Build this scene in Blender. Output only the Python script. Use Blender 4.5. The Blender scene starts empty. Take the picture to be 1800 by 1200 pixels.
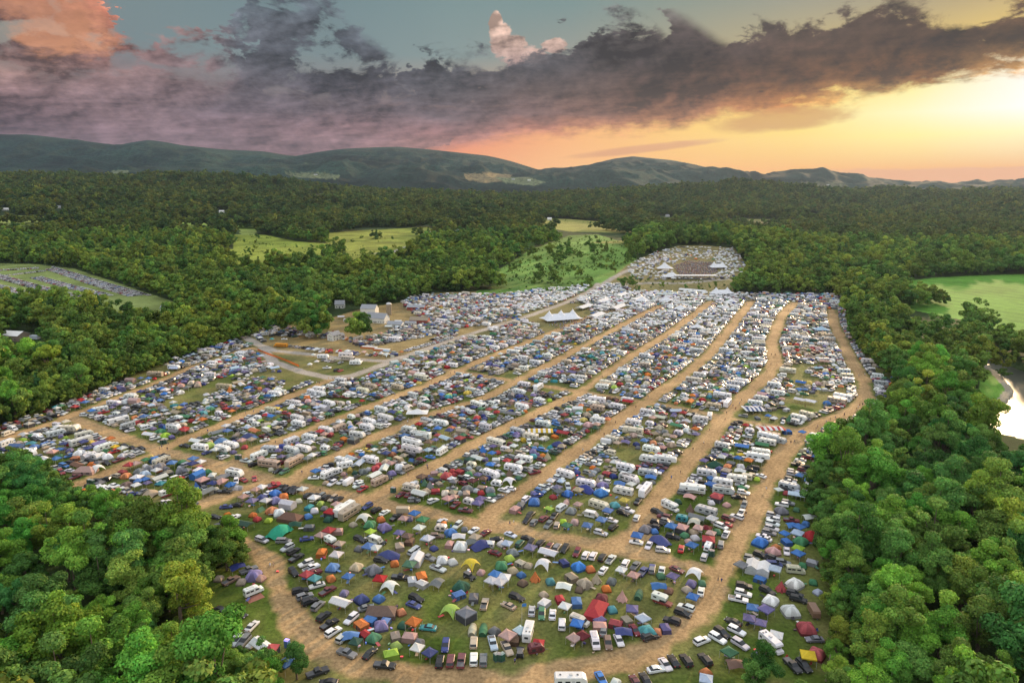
HAZE = 0.000016
DENOISE = True
import bpy, math, random
import numpy as np
from mathutils import Vector, Matrix
R = math.radians
random.seed(7); rng = np.random.default_rng(11)
scene = bpy.context.scene
col = scene.collection

# ------------------------------------------------------------ camera
H = 115.0
PITCH = R(12.59)
cd = bpy.data.cameras.new('camera'); cam = bpy.data.objects.new('camera', cd); col.objects.link(cam)
cam.location = (0, 0, H); cam.rotation_euler = (R(90) - PITCH, 0, 0)
cd.sensor_width = 36; cd.lens = 24.0; cd.clip_start = 1; cd.clip_end = 60000
scene.camera = cam
scene.view_settings.view_transform = 'Standard'; scene.view_settings.look = 'None'
scene.view_settings.exposure = 0.22; scene.view_settings.gamma = 1
scene.cycles.max_bounces = 5; scene.cycles.diffuse_bounces = 1; scene.cycles.glossy_bounces = 2
scene.cycles.transmission_bounces = 2; scene.cycles.volume_bounces = 0; scene.cycles.transparent_max_bounces = 4
scene.cycles.use_adaptive_sampling = True; scene.cycles.adaptive_threshold = 0.02
scene.cycles.use_denoising = DENOISE
if DENOISE: scene.cycles.denoiser = 'OPENIMAGEDENOISE'; scene.cycles.denoising_input_passes = 'RGB_ALBEDO_NORMAL'; scene.cycles.denoising_prefilter = 'ACCURATE'
CP, SP = math.cos(PITCH), math.sin(PITCH)
F = 1200.0
def raydir(px, py):
    a = (px - 900) / F; d = (py - 600) / F
    return Vector((a, CP - d * SP, -SP - d * CP)).normalized()
def proj(x, y, z):
    f = y * CP + (H - z) * SP
    dn = (H - z) * CP - y * SP
    return 900 + F * x / f, 600 + F * dn / f
def G(px, py, z=0.0):
    d = raydir(px, py); t = (z - H) / d.z
    return Vector((d.x * t, d.y * t, z))
def azel(px, py):
    d = raydir(px, py)
    return math.degrees(math.atan2(d.x, d.y)), math.degrees(math.asin(d.z))

# ------------------------------------------------------------ sun
SUN_AZ, SUN_EL = azel(1740, 190)[0], 11.5
sd = bpy.data.lights.new('sun', 'SUN'); sun = bpy.data.objects.new('sun', sd); col.objects.link(sun)
sd.energy = 5.0; sd.angle = R(3.5); sd.color = (1.0, 0.70, 0.40)
sv = Vector((math.sin(R(SUN_AZ)) * math.cos(R(SUN_EL)), math.cos(R(SUN_AZ)) * math.cos(R(SUN_EL)), math.sin(R(SUN_EL))))
sun.rotation_euler = (-sv).to_track_quat('-Z', 'Y').to_euler(); sun.location = (300, 400, 300)

# ------------------------------------------------------------ world
def lin(c):
    c = c / 255.0
    return c / 12.92 if c <= 0.04045 else ((c + 0.055) / 1.055) ** 2.4
def L(r, g, b, a=1): return (lin(r), lin(g), lin(b), a)
world = bpy.data.worlds.new('World'); scene.world = world; world.use_nodes = True
wt = world.node_tree; wt.nodes.clear()
class NT:
    def __init__(s, t): s.t = t
    def n(s, typ, **kw):
        nd = s.t.nodes.new(typ)
        for k, v in kw.items(): setattr(nd, k, v)
        return nd
    def link(s, a, b): s.t.links.new(a, b)
    def val(s, sock, v):
        if isinstance(v, (int, float)): sock.default_value = v
        elif isinstance(v, (tuple, list)): sock.default_value = v
        else: s.link(v, sock)
    def m(s, op, a, b=None, c=None, clamp=False):
        nd = s.n('ShaderNodeMath', operation=op); nd.use_clamp = clamp
        s.val(nd.inputs[0], a)
        if b is not None: s.val(nd.inputs[1], b)
        if c is not None: s.val(nd.inputs[2], c)
        return nd.outputs[0]
    def mr(s, v, a, b, c=0.0, d=1.0, smooth=False):
        nd = s.n('ShaderNodeMapRange'); nd.clamp = True
        if smooth: nd.interpolation_type = 'SMOOTHSTEP'
        s.val(nd.inputs[0], v)
        for i, q in enumerate((a, b, c, d)): s.val(nd.inputs[i + 1], q)
        return nd.outputs[0]
    def mix(s, f, a, b, mode='MIX'):
        nd = s.n('ShaderNodeMix', data_type='RGBA', blend_type=mode)
        s.val(nd.inputs[0], f); s.val(nd.inputs[6], a); s.val(nd.inputs[7], b)
        return nd.outputs[2]
    def ramp(s, f, stops, interp='LINEAR'):
        nd = s.n('ShaderNodeValToRGB'); nd.color_ramp.interpolation = interp
        e = nd.color_ramp.elements
        while len(e) > 1: e.remove(e[0])
        e[0].position = stops[0][0]; e[0].color = stops[0][1]
        for p, c in stops[1:]:
            q = e.new(p); q.color = c
        s.val(nd.inputs[0], f)
        return nd.outputs[0]
    def noise(s, vec, scale, detail=4, rough=0.55, dist=0.0, dim='3D'):
        nd = s.n('ShaderNodeTexNoise', noise_dimensions=dim)
        if vec is not None: s.link(vec, nd.inputs['Vector'])
        nd.inputs['Scale'].default_value = scale; nd.inputs['Detail'].default_value = detail
        nd.inputs['Roughness'].default_value = rough; nd.inputs['Distortion'].default_value = dist
        return nd.outputs['Fac']
W = NT(wt)
tc = W.n('ShaderNodeTexCoord'); gen = tc.outputs['Generated']
sep = W.n('ShaderNodeSeparateXYZ'); W.link(gen, sep.inputs[0])
X, Y, Z = sep.outputs
az0 = W.m('MULTIPLY', W.m('ARCTAN2', X, Y), 57.29578)
el0 = W.m('MULTIPLY', W.m('ARCSINE', Z), 57.29578)
# cloud noise lives on (azimuth, elevation) stretched sideways, like layers seen edge-on
cv = W.n('ShaderNodeCombineXYZ'); W.link(az0, cv.inputs[0]); W.link(W.m('ADD', W.m('MULTIPLY', el0, 1.9), W.m('MULTIPLY', W.m('POWER', W.m('MAXIMUM', W.m('SUBTRACT', 9.0, el0), 0.0), 2), -0.13)), cv.inputs[1])
cvec = cv.outputs[0]
def shifted(dx, dy, dz=0.0):
    v = W.n('ShaderNodeVectorMath', operation='ADD'); W.link(cvec, v.inputs[0]); v.inputs[1].default_value = (dx, dy, dz); return v.outputs[0]
n1 = W.noise(shifted(0, 0, 5), 0.10, 8, 0.56, 0.4)
n2 = W.noise(shifted(0, 0, 9), 0.26, 9, 0.62, 0.35)
n3 = W.noise(shifted(0, 0, 37), 0.11, 7, 0.58, 0.3)
n4 = W.noise(shifted(0, 0, 51), 0.6, 7, 0.62, 0.2)
# thicker and thinner cloud, brighter on the side that faces the low sun
r0 = W.noise(shifted(0, 0, 71), 0.15, 10, 0.58, 0.15); r1 = W.noise(shifted(0.9, -0.8, 71), 0.15, 10, 0.58, 0.15)
r2 = W.noise(shifted(0, 0, 83), 0.42, 9, 0.62, 0.1); r3 = W.noise(shifted(0.35, -0.3, 83), 0.42, 9, 0.62, 0.1)
relief = W.m('ADD', W.m('MULTIPLY', W.m('SUBTRACT', r0, r1), 2.6), W.m('MULTIPLY', W.m('SUBTRACT', r2, r3), 1.3))
azw = W.m('ADD', az0, W.m('MULTIPLY', W.m('SUBTRACT', n1, 0.5), 10.0))
elw = W.m('ADD', el0, W.m('MULTIPLY', W.m('SUBTRACT', n3, 0.5), 2.6))
AZR = 45.0
def azn(v): return W.m('MULTIPLY_ADD', v, 1 / (2 * AZR), 0.5, clamp=True)
azf = azn(azw); azf0 = azn(az0)
XS = [0, 200, 400, 600, 800, 1000, 1200, 1400, 1600, 1800]
def row(y, cols, f):
    st = [(min(1, max(0, azel(x, y)[0] / (2 * AZR) + 0.5)), L(*c)) for x, c in zip(XS, cols)]
    return W.ramp(f, st)
def grid(rows, f, e):
    out = None; pe = None
    for y, cols in rows:      # from the top of the picture downwards
        r = row(y, cols, f); ey = azel(900, y)[1]
        if out is None: out = r
        else: out = W.mix(W.mr(e, pe, ey), out, r)
        pe = ey
    return out
CLOUD = [
 (10, [(178,112,88),(186,120,98),(100,112,120),(88,96,104),(100,108,114),(112,118,118),(112,108,102),(122,110,98),(104,92,80),(88,76,68)]),
 (60, [(126,96,94),(196,122,96),(96,100,108),(84,90,98),(90,96,102),(84,80,82),(76,66,64),(72,58,50),(72,54,42),(84,62,44)]),
 (110,[(118,98,98),(158,108,98),(86,88,95),(78,82,90),(84,86,92),(74,70,73),(70,57,54),(72,52,40),(74,50,32),(92,64,38)]),
 (160,[(160,128,120),(140,110,106),(96,88,94),(88,84,92),(84,78,82),(86,70,66),(90,62,46),(104,66,36),(138,88,36),(200,145,70)]),
 (200,[(150,120,122),(136,112,115),(112,98,106),(112,98,104),(104,88,92),(112,84,78),(140,92,62),(176,112,50),(245,200,105),(255,244,215)]),
 (240,[(122,100,106),(128,104,110),(132,108,114),(140,110,114),(156,110,106),(190,118,86),(215,145,84),(235,180,95),(245,205,110),(250,220,150)]),
 (290,[(140,116,122),(142,116,122),(146,118,124),(156,120,122),(200,140,118),(245,180,125),(240,175,110),(232,168,110),(228,165,112),(226,165,118)])]
CLEAR = [
 (10, [(128,140,138),(120,138,140),(116,136,140),(116,138,142),(124,146,146),(124,146,144),(140,150,138),(150,152,138),(150,148,134),(150,140,124)]),
 (100,[(150,148,138),(120,135,138),(122,140,142),(124,142,144),(134,150,148),(150,152,142),(170,160,130),(190,170,120),(210,180,110),(235,200,110)]),
 (170,[(150,130,125),(135,120,122),(140,130,130),(150,140,135),(180,150,130),(210,165,120),(235,185,110),(250,210,100),(255,238,150),(255,252,240)]),
 (215,[(150,125,125),(140,115,120),(145,118,120),(160,120,118),(215,145,110),(245,175,110),(252,205,110),(255,228,115),(255,246,190),(255,254,246)]),
 (250,[(150,125,125),(140,115,120),(145,118,120),(170,120,118),(238,140,100),(250,178,108),(252,200,105),(252,214,112),(255,236,140),(255,244,180)]),
 (300,[(150,125,125),(145,118,122),(150,120,122),(180,130,125),(246,165,115),(252,190,125),(250,184,108),(246,180,100),(242,178,102),(240,176,106)]),
 (330,[(150,125,125),(145,118,122),(150,120,122),(180,130,125),(240,170,130),(245,190,140),(240,180,120),(235,172,112),(230,166,112),(226,160,112)])]
cloudc = grid(CLOUD, azf, elw)
clearc = grid(CLEAR, azf0, el0)
TOP = [(-60,-140),(120,-80),(180,-30),(200,50),(225,70),(300,66),(385,76),(415,40),(440,-20),(520,-50),(590,-15),(636,56),(684,84),(712,138),(732,105),(760,80),(830,100),(880,100),(950,82),(1000,68),(1040,28),(1130,20),(1160,52),(1200,20),(1250,52),(1290,74),(1340,52),(1450,40),(1500,18),(1600,8),(1680,22),(1860,-20)]
BOT = [(-60,420),(740,400),(765,275),(850,260),(950,250),(1050,246),(1150,238),(1240,222),(1320,205),(1400,196),(1500,186),(1600,166),(1700,152),(1860,128)]
azc = azn(W.m('ADD', az0, W.m('ADD', W.m('MULTIPLY', W.m('SUBTRACT', n2, 0.5), 11.0), W.m('MULTIPLY', W.m('SUBTRACT', n4, 0.5), 5.0))))
def curve(pts):
    st = [(min(1, max(0, azel(x, y)[0] / (2 * AZR) + 0.5)), azel(x, y)[1]) for x, y in pts]
    # elevation stored as grey in a colour ramp, 0..1 <-> -10..30 degrees
    return W.m('MULTIPLY_ADD', W.ramp(azc, [(p, ((e + 10) / 40,) * 3 + (1,)) for p, e in st]), 40.0, -10.0)
namp = W.mr(el0, 3.5, 9.0, 0.42, 1.0)
nz = W.m('MULTIPLY', namp, W.m('ADD', W.m('MULTIPLY', W.m('SUBTRACT', n2, 0.5), 7.5), W.m('MULTIPLY', W.m('SUBTRACT', n4, 0.5), 3.4)))
dtop = W.m('SUBTRACT', curve(TOP), el0)
dbot = W.m('MULTIPLY', W.m('SUBTRACT', el0, curve(BOT)), 1.0)
base = W.m('ADD', W.m('SMOOTH_MIN', dtop, dbot, 0.6), nz)
mask = W.mr(base, -0.2, W.mr(el0, 4.0, 9.0, 1.3, 0.95), smooth=True)
holes = W.m('MULTIPLY', W.mr(W.noise(shifted(0, 0, 120), 0.24, 9, 0.6, 0.3), 0.51, 0.60, smooth=True), W.m('MULTIPLY', W.mr(el0, 6.0, 9.0), W.mr(az0, 3.0, -6.0)))
mask = W.m('MULTIPLY', mask, W.m('SUBTRACT', 1.0, W.m('MULTIPLY', holes, 0.9)))
def blob(px, py, wx, wy, amp=1.0, nk=0.4):
    a, e = azel(px, py); a2 = azel(px + wx, py)[0]; e2 = azel(px, py - wy)[1]
    dx = W.m('MULTIPLY', W.m('SUBTRACT', az0, a), 1 / (a2 - a)); dy = W.m('MULTIPLY', W.m('SUBTRACT', el0, e), 1 / (e2 - e))
    r = W.m('SUBTRACT', 1.0, W.m('ADD', W.m('POWER', W.m('ABSOLUTE', dx), 2), W.m('POWER', W.m('ABSOLUTE', dy), 2)))
    return W.m('ADD', W.m('MULTIPLY', r, amp), W.m('MULTIPLY', nz, nk))
def sm(v, a=-0.1, b=0.45): return W.mr(v, a, b, smooth=True)
def tilt_blob(px, py, wx, wy, k, amp=1.0):
    a, e = azel(px, py); a2 = azel(px + wx, py)[0]; e2 = azel(px, py - wy)[1]
    da = W.m('SUBTRACT', az0, a)
    dx = W.m('MULTIPLY', da, 1 / (a2 - a)); dy = W.m('MULTIPLY', W.m('SUBTRACT', W.m('SUBTRACT', el0, e), W.m('MULTIPLY', da, k)), 1 / (e2 - e))
    r = W.m('SUBTRACT', 1.0, W.m('ADD', W.m('POWER', W.m('ABSOLUTE', dx), 2), W.m('POWER', W.m('ABSOLUTE', dy), 2)))
    return W.m('ADD', W.m('MULTIPLY', r, amp), W.m('MULTIPLY', nz, 0.25))
# billowing light and dark inside the cloud deck
n5 = r0
lowband = W.mr(el0, 1.5, 6.0, 0.5, 1.0)
shade = W.m('ADD', W.mr(r0, 0.38, 0.62, 1.55, 0.55), W.m('MULTIPLY', relief, 2.1))
shade = W.m('ADD', 1.0, W.m('MULTIPLY', W.m('SUBTRACT', shade, 1.0), lowband))
edge = W.mr(base, 0.1, 1.8, 1.32, 1.0)
shade = W.m('MULTIPLY', W.m('MAXIMUM', W.m('MULTIPLY', shade, edge), 0.40), 0.84)
sh = W.n('ShaderNodeCombineXYZ')
for i in range(3): W.link(shade, sh.inputs[i])
cloudc = W.mix(1.0, cloudc, sh.outputs[0], 'MULTIPLY')
fz = W.m('MULTIPLY', W.m('SUBTRACT', W.noise(shifted(0, 0, 99), 1.1, 8, 0.66, 0.0), 0.5), 1.5)
def puff(px, py, wx, wy): return W.m('ADD', blob(px, py, wx, wy, 0.85, 0.16), fz)
tw = puff(872, 42, 14, 24)
for q in ((880, 62, 22, 26), (896, 84, 34, 26), (922, 104, 46, 26), (975, 80, 26, 16)): tw = W.m('MAXIMUM', tw, puff(*q))
tower = sm(tw, 0.0, 0.34)
tcol = W.mix(W.mr(el0, azel(900, 110)[1], azel(900, 35)[1]), L(150,126,120), L(232,196,176))
skyc = W.mix(tower, clearc, W.mix(0.8, tcol, W.mix(1.0, tcol, sh.outputs[0], 'MULTIPLY')))
skyc = W.mix(mask, skyc, cloudc)
lit = sm(blob(95, 30, 120, 95, 1.2), 0.1, 0.9)
skyc = W.mix(W.m('MULTIPLY', lit, 0.62), skyc, W.mix(W.mr(n5, 0.35, 0.65), L(158,108,92), L(238,166,122)))
st1 = sm(tilt_blob(1370, 212, 150, 24, 0.07), 0.0, 0.7)
skyc = W.mix(W.m('MULTIPLY', st1, 0.8), skyc, L(206,148,82))
st2 = sm(tilt_blob(1130, 262, 160, 9, 0.10), 0.0, 0.8)
skyc = W.mix(W.m('MULTIPLY', st2, 0.7), skyc, L(214,148,106))
hb = W.m('MULTIPLY', W.m('SUBTRACT', azel(1500, 297)[1], el0), 1.3)
hb = W.m('ADD', hb, W.m('MULTIPLY', nz, 0.35))
hbm = W.m('MULTIPLY', W.mr(hb, -0.1, 0.15, smooth=True), W.mr(az0, azel(1400, 300)[0], azel(1520, 300)[0]))
skyc = W.mix(W.m('MULTIPLY', hbm, 0.85), skyc, L(228,164,120))
# sky overhead and behind the camera, out of frame, brightened to light the ground
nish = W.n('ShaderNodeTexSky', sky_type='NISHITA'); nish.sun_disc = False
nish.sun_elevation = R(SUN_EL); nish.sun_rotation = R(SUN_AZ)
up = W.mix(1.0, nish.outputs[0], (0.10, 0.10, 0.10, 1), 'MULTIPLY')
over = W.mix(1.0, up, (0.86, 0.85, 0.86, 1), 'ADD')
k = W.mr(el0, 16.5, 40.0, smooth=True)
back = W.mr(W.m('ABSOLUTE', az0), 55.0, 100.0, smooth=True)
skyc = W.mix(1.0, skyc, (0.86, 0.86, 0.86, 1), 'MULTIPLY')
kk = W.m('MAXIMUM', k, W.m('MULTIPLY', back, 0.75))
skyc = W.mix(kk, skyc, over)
skyc = W.mix(W.mr(el0, -1.0, -6.0), skyc, L(90, 84, 70))
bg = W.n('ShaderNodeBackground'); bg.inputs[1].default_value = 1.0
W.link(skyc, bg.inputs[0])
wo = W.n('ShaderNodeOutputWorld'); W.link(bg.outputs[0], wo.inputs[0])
world.cycles.sampling_method = 'MANUAL'; world.cycles.sample_map_resolution = 512
# ------------------------------------------------------------ terrain
TCOL = np.array([-200, 0, 300, 600, 900, 1100, 1300, 1500, 1800, 2000.])
TY = [0, 770, 835, 1150, 1800, 2600, 3400, 4300, 5500, 7500, 9000, 14000]
SKY = np.array([(-300,236),(-100,234),(0,234),(60,236),(130,244),(215,256),(245,250),(275,246),(330,256),(400,263),(470,266),(520,275),(560,268),(620,261),(700,258),(760,263),(860,274),(900,284),(945,298),(1000,298),(1040,289),(1075,279),(1110,275),(1180,282),(1250,297),(1300,306),(1360,306),(1400,314),(1430,312),(1470,306),(1530,314),(1600,328),(1680,332),(1720,325),(1800,321),(2100,318.)])
def zfrompx(Yd, ypx):
    d = (ypx - 600) / F
    return H - Yd * (SP + d * CP) / (CP - d * SP)
TC2 = np.linspace(-300, 2100, 161)
def rowz(vals): return np.interp(TC2, TCOL, vals)
def rowy(Yd, vals): return zfrompx(Yd, np.interp(TC2, TCOL, vals))
sky_i = np.interp(TC2, SKY[:, 0], SKY[:, 1])
TZ = np.array([
 rowz([0]*10), rowz([0]*10),
 np.interp(TC2, [-300, 880, 960, 1090, 1290, 1400, 2100], [0, 0, 1, 9, 9, 0, 0]),
 rowz([4, 4, 6, 10, 16, 28, 26, 4, 0, 0]),
 rowy(1800, [388, 388, 390, 398, 400, 402, 405, 407, 408, 408]),
 rowy(2600, [332, 335, 342, 358, 366, 372, 372, 376, 370, 370]),
 rowy(3400, [308, 309, 316, 334, 352, 338, 328, 345, 346, 346]),
 rowy(4300, [325, 328, 334, 346, 356, 354, 350, 342, 342, 344]),
 rowy(5500, [292, 296, 300, 303, 318, 310, 314, 319, 328, 330]),
 zfrompx(7500, sky_i), zfrompx(9000, sky_i + 22), rowz([0]*10)])
TYa = np.array(TY, float)
def vnoise(x, y, s, seed=0):
    x = x / s; y = y / s
    xi = np.floor(x).astype(np.int64); yi = np.floor(y).astype(np.int64); fx = x - xi; fy = y - yi
    fx = fx * fx * (3 - 2 * fx); fy = fy * fy * (3 - 2 * fy)
    def h(a, b):
        n = (a * 374761393 + b * 668265263 + seed * 974711) & 0x7fffffff
        n = ((n ^ (n >> 13)) * 1274126177) & 0x7fffffff
        return (n ^ (n >> 16)) % 10007 / 10007.0
    return (h(xi, yi) * (1 - fx) + h(xi + 1, yi) * fx) * (1 - fy) + (h(xi, yi + 1) * (1 - fx) + h(xi + 1, yi + 1) * fx) * fy
def zt(x, y):
    x = np.asarray(x, float); y = np.asarray(y, float)
    ys = np.maximum(y, 1.0)
    c = 900 + 1229 * x / ys
    ci = np.clip((c - TC2[0]) / (TC2[1] - TC2[0]), 0, len(TC2) - 1.001)
    i0 = ci.astype(int); fc = ci - i0
    yy = np.clip(ys, 0, 13999)
    j = np.clip(np.searchsorted(TYa, yy, side='right') - 1, 0, len(TY) - 2)
    fy = (yy - TYa[j]) / (TYa[j + 1] - TYa[j]); fy = np.where(j >= 3, fy * fy * (3 - 2 * fy) * 0.6 + fy * 0.4, fy)
    z = (TZ[j, i0] * (1 - fc) + TZ[j, i0 + 1] * fc) * (1 - fy) + (TZ[j + 1, i0] * (1 - fc) + TZ[j + 1, i0 + 1] * fc) * fy
    amp = np.interp(yy, [0, 1100, 1700, 2600, 4000, 5500, 6800, 7500, 14000], [0, 0, 8, 26, 60, 140, 60, 2, 0])
    n = vnoise(x, y, 640, 1) * 0.52 + vnoise(x, y, 270, 2) * 0.3 + vnoise(x, y, 120, 3) * 0.18 - 0.5
    rg = np.abs(vnoise(x * 1.6, y, 420, 12) - .5) * 2 * .6 + np.abs(vnoise(x * 1.5, y, 190, 13) - .5) * 2 * .4
    fold = np.interp(yy, [0, 3600, 4600, 6600, 7300, 14000], [0, 0, 75, 75, 0, 0])
    return z + amp * n * 1.6 + fold * (.45 - rg)
def zs(x, y): return float(zt(np.array([x]), np.array([y]))[0])
def hit(px, py):
    d = raydir(px, py)
    t = np.geomspace(100, 13000, 1500)
    z = H + d.z * t; g = zt(d.x * t, d.y * t)
    k = np.argmax(z < g)
    if k == 0: return None
    a, b = t[k - 1], t[k]
    for _ in range(12):
        m = (a + b) / 2
        if H + d.z * m < zs(d.x * m, d.y * m): b = m
        else: a = m
    return Vector((d.x * b, d.y * b, zs(d.x * b, d.y * b)))
def inpoly(px, py, poly):
    px = np.asarray(px, float); py = np.asarray(py, float)
    r = np.zeros(px.shape, bool); n = len(poly)
    for i in range(n):
        x0, y0 = poly[i]; x1, y1 = poly[(i + 1) % n]
        if y0 == y1: continue
        c = ((y0 > py) != (y1 > py)) & (px < (x1 - x0) * (py - y0) / (y1 - y0) + x0)
        r ^= c
    return r
def segdist(px, py, pts):
    d = np.full(np.shape(px), 1e9)
    for (x0, y0), (x1, y1) in zip(pts[:-1], pts[1:]):
        dx, dy = x1 - x0, y1 - y0; l2 = dx * dx + dy * dy + 1e-9
        t = np.clip(((px - x0) * dx + (py - y0) * dy) / l2, 0, 1)
        d = np.minimum(d, np.hypot(px - x0 - t * dx, py - y0 - t * dy))
    return d
def gp(pts): return [tuple(G(x, y)[:2]) for x, y in pts]
def gph(pts):
    o = []
    for x, y in pts:
        h = hit(x, y); o.append((h.x, h.y))
    return o
# lanes: image-traced centre lines laid on the ground plane, half width in metres
LANES = [
 (4.2, [(-60,800),(0,772),(100,742),(132,728),(250,683),(340,645),(440,612),(462,616)]),
 (5.0, [(120,732),(200,765),(285,793),(400,823),(500,850),(640,880),(760,905),(870,925),(950,940),(1110,970),(1200,990),(1262,1008)]),
 (4.4, [(285,795),(225,815),(160,845),(110,862)]),
 (4.6, [(245,900),(300,902),(380,876),(470,846)]),
 (5.2, [(230,890),(340,928),(430,955),(475,990),(490,1030),(520,1090),(570,1140),(640,1172),(740,1192),(900,1195),(1050,1175),(1150,1140),(1220,1090),(1255,1050),(1268,1010),(1292,960),(1330,880),(1370,810),(1400,765),(1440,745),(1500,722),(1524,700),(1518,670),(1500,640),(1480,600),(1466,570),(1462,545)]),
 (4.6, [(285,793),(300,782),(382,750),(487,707),(575,670),(592,664)]),
 (4.6, [(405,822),(440,795),(525,762),(675,705),(750,677),(800,654),(875,622),(940,597),(1000,573),(1025,560),(1095,542)]),
 (4.6, [(515,850),(530,832),(612,790),(725,740),(775,722),(860,697),(907,670),(965,642),(1020,611),(1065,587),(1112,562),(1162,537)]),
 (4.6, [(650,880),(700,850),(750,826),(825,785),(925,735),(1012,695),(1060,660),(1112,625),(1175,587),(1225,550),(1250,530)]),
 (5.0, [(850,918),(880,880),(925,855),(1025,785),(1100,730),(1145,700),(1200,662),(1250,620),(1280,582),(1305,550),(1320,530)]),
 (5.4, [(1075,965),(1125,935),(1160,870),(1212,810),(1250,765),(1275,732),(1300,705),(1350,660),(1364,635),(1357,600),(1375,555),(1397,532)]),
 (3.4, [(790,650),(895,668),(950,677),(1030,690),(1135,706),(1190,716),(1275,733),(1340,745),(1405,757)]),
 (2.4, [(925,597),(1020,609),(1115,618),(1212,630),(1262,636)]),
]
LANES = [(w * .77, gp(p)) for w, p in LANES]
GRAVEL = [(3.6, [(430,592),(455,606),(480,616),(540,622),(600,630),(680,635),(720,624),(800,595),(850,580),(930,555),(1000,530),(1050,505)]),
          (3.6, [(462,612),(480,636),(530,653),(580,664),(620,660),(660,646),(695,632)])]
GRAVEL = [(w, gp(p)) for w, p in GRAVEL] + [(4.0, gph([(1050,505),(1080,487),(1112,471),(1145,461),(1170,452)])),(3.2, gph([(1090,500),(1150,497),(1200,498),(1290,490)])),
          (5.0, gph([(640,447),(690,443),(720,432),(740,418)]))]
CAMP = [(-80,800),(-40,760),(0,750),(70,728),(140,700),(230,664),(330,625),(440,592),(500,560),(640,560),(730,520),(860,516),(1000,508),(1060,498),(1110,512),(1250,516),(1480,518),(1488,560),(1505,610),(1545,645),(1575,672),(1560,720),(1490,760),(1440,800),(1425,860),(1440,960),(1455,1080),(1470,1260),(1300,1420),(600,1420),(520,1195),(430,1160),(330,1138),(322,1105),(345,1055),(372,1008),(440,990),(425,968),(330,942),(240,908),(120,870),(60,820),(-80,820)]
CLEAR_P = {
 'parking': [(-40,462),(60,464),(130,472),(240,508),(305,530),(300,548),(235,545),(150,536),(60,528),(-40,524)],
 'farm': [(567,410),(635,405),(750,399),(767,404),(728,418),(722,432),(684,446),(617,451),(600,442),(575,424)],
 'farmb': [(410,412),(467,413),(520,424),(574,428),(590,440),(572,446),(558,451),(530,453),(495,446),(470,453),(385,455),(352,444),(360,436),(410,438)],
 'strip1': [(262,380),(350,384),(445,390),(448,399),(395,396),(350,397),(300,392),(268,389)],
 'strip2': [(-60,380),(130,378),(145,387),(90,389),(0,394),(-60,395)],
 'patch1': [(520,344),(560,347),(566,352),(524,350)], 'patch2': [(402,385),(446,389),(446,394),(402,391)], 'patch3': [(492,385),(536,389),(536,394),(492,390)],
 'patch4': [(1270,384),(1380,386),(1430,393),(1330,396),(1280,392)], 'patch5': [(1440,392),(1500,390),(1510,396),(1450,398)], 'patch6': [(420,402),(450,404),(452,409),(424,408)],
 'riverbank': [(1726,622),(1742,645),(1774,692),(1760,714),(1720,740),(1712,720),(1722,680)],
 'scrub': [(862,500),(880,472),(930,440),(1000,414),(1050,412),(1090,424),(1108,440),(1120,455),(1080,474),(1040,486),(1040,506),(960,500)],
 'strip3': [(920,384),(1000,385),(1060,390),(1150,399),(1120,405),(1000,402),(950,393)],
 'stage': [(1060,500),(1100,468),(1140,448),(1190,432),(1240,431),(1290,436),(1305,455),(1318,482),(1290,494),(1290,520),(1060,516)],
 'green': [(1570,497),(1640,488),(1700,485),(1860,480),(1860,600),(1800,590),(1765,568),(1690,538),(1600,520),(1556,505)],
 'meadow': [(830,520),(840,510),(900,508),(1000,503),(1040,500),(1040,512),(900,520)],
 'farmyard': [(480,622),(460,600),(500,585),(575,590),(580,560),(640,540),(720,530),(760,515),(1000,505),(900,560),(700,640)],
}
FIELDS_FAR = [([(495,304),(560,303),(600,309),(590,315),(520,312)], (0.20,0.24,0.12)), ([(815,306),(860,303),(900,308),(890,318),(850,322),(820,316)], (0.30,0.24,0.12)),
 ([(870,312),(930,312),(960,320),(940,327),(890,322)], (0.22,0.26,0.13)), ([(195,300),(225,299),(228,305),(198,306)], (0.2,0.24,0.13)), ([(1190,322),(1240,321),(1250,327),(1200,330)], (0.22,0.22,0.12)),
 ([(1405,320),(1470,320),(1500,328),(1430,332)], (0.16,0.17,0.09)), ([(1630,336),(1680,336),(1690,342),(1640,342)], (0.2,0.2,0.1)), ([(400,330),(470,328),(520,333),(440,336)], (0.12,0.2,0.05)),
 ([(1250,388),(1330,388),(1420,396),(1330,398)], (0.17,0.17,0.07)), ([(560,340),(600,341),(610,346),(570,346)], (0.12,0.18,0.05)), ([(860,425),(940,424),(940,436),(870,440)], (0.10,0.18,0.04))]
RIVER = [(1706,742),(1738,722),(1770,704),(1784,686),(1764,664),(1736,640),(1722,612),(1716,585),(1722,580),(1745,612),(1775,640),(1830,662),(1900,690),(1900,790),(1760,762)]
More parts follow.
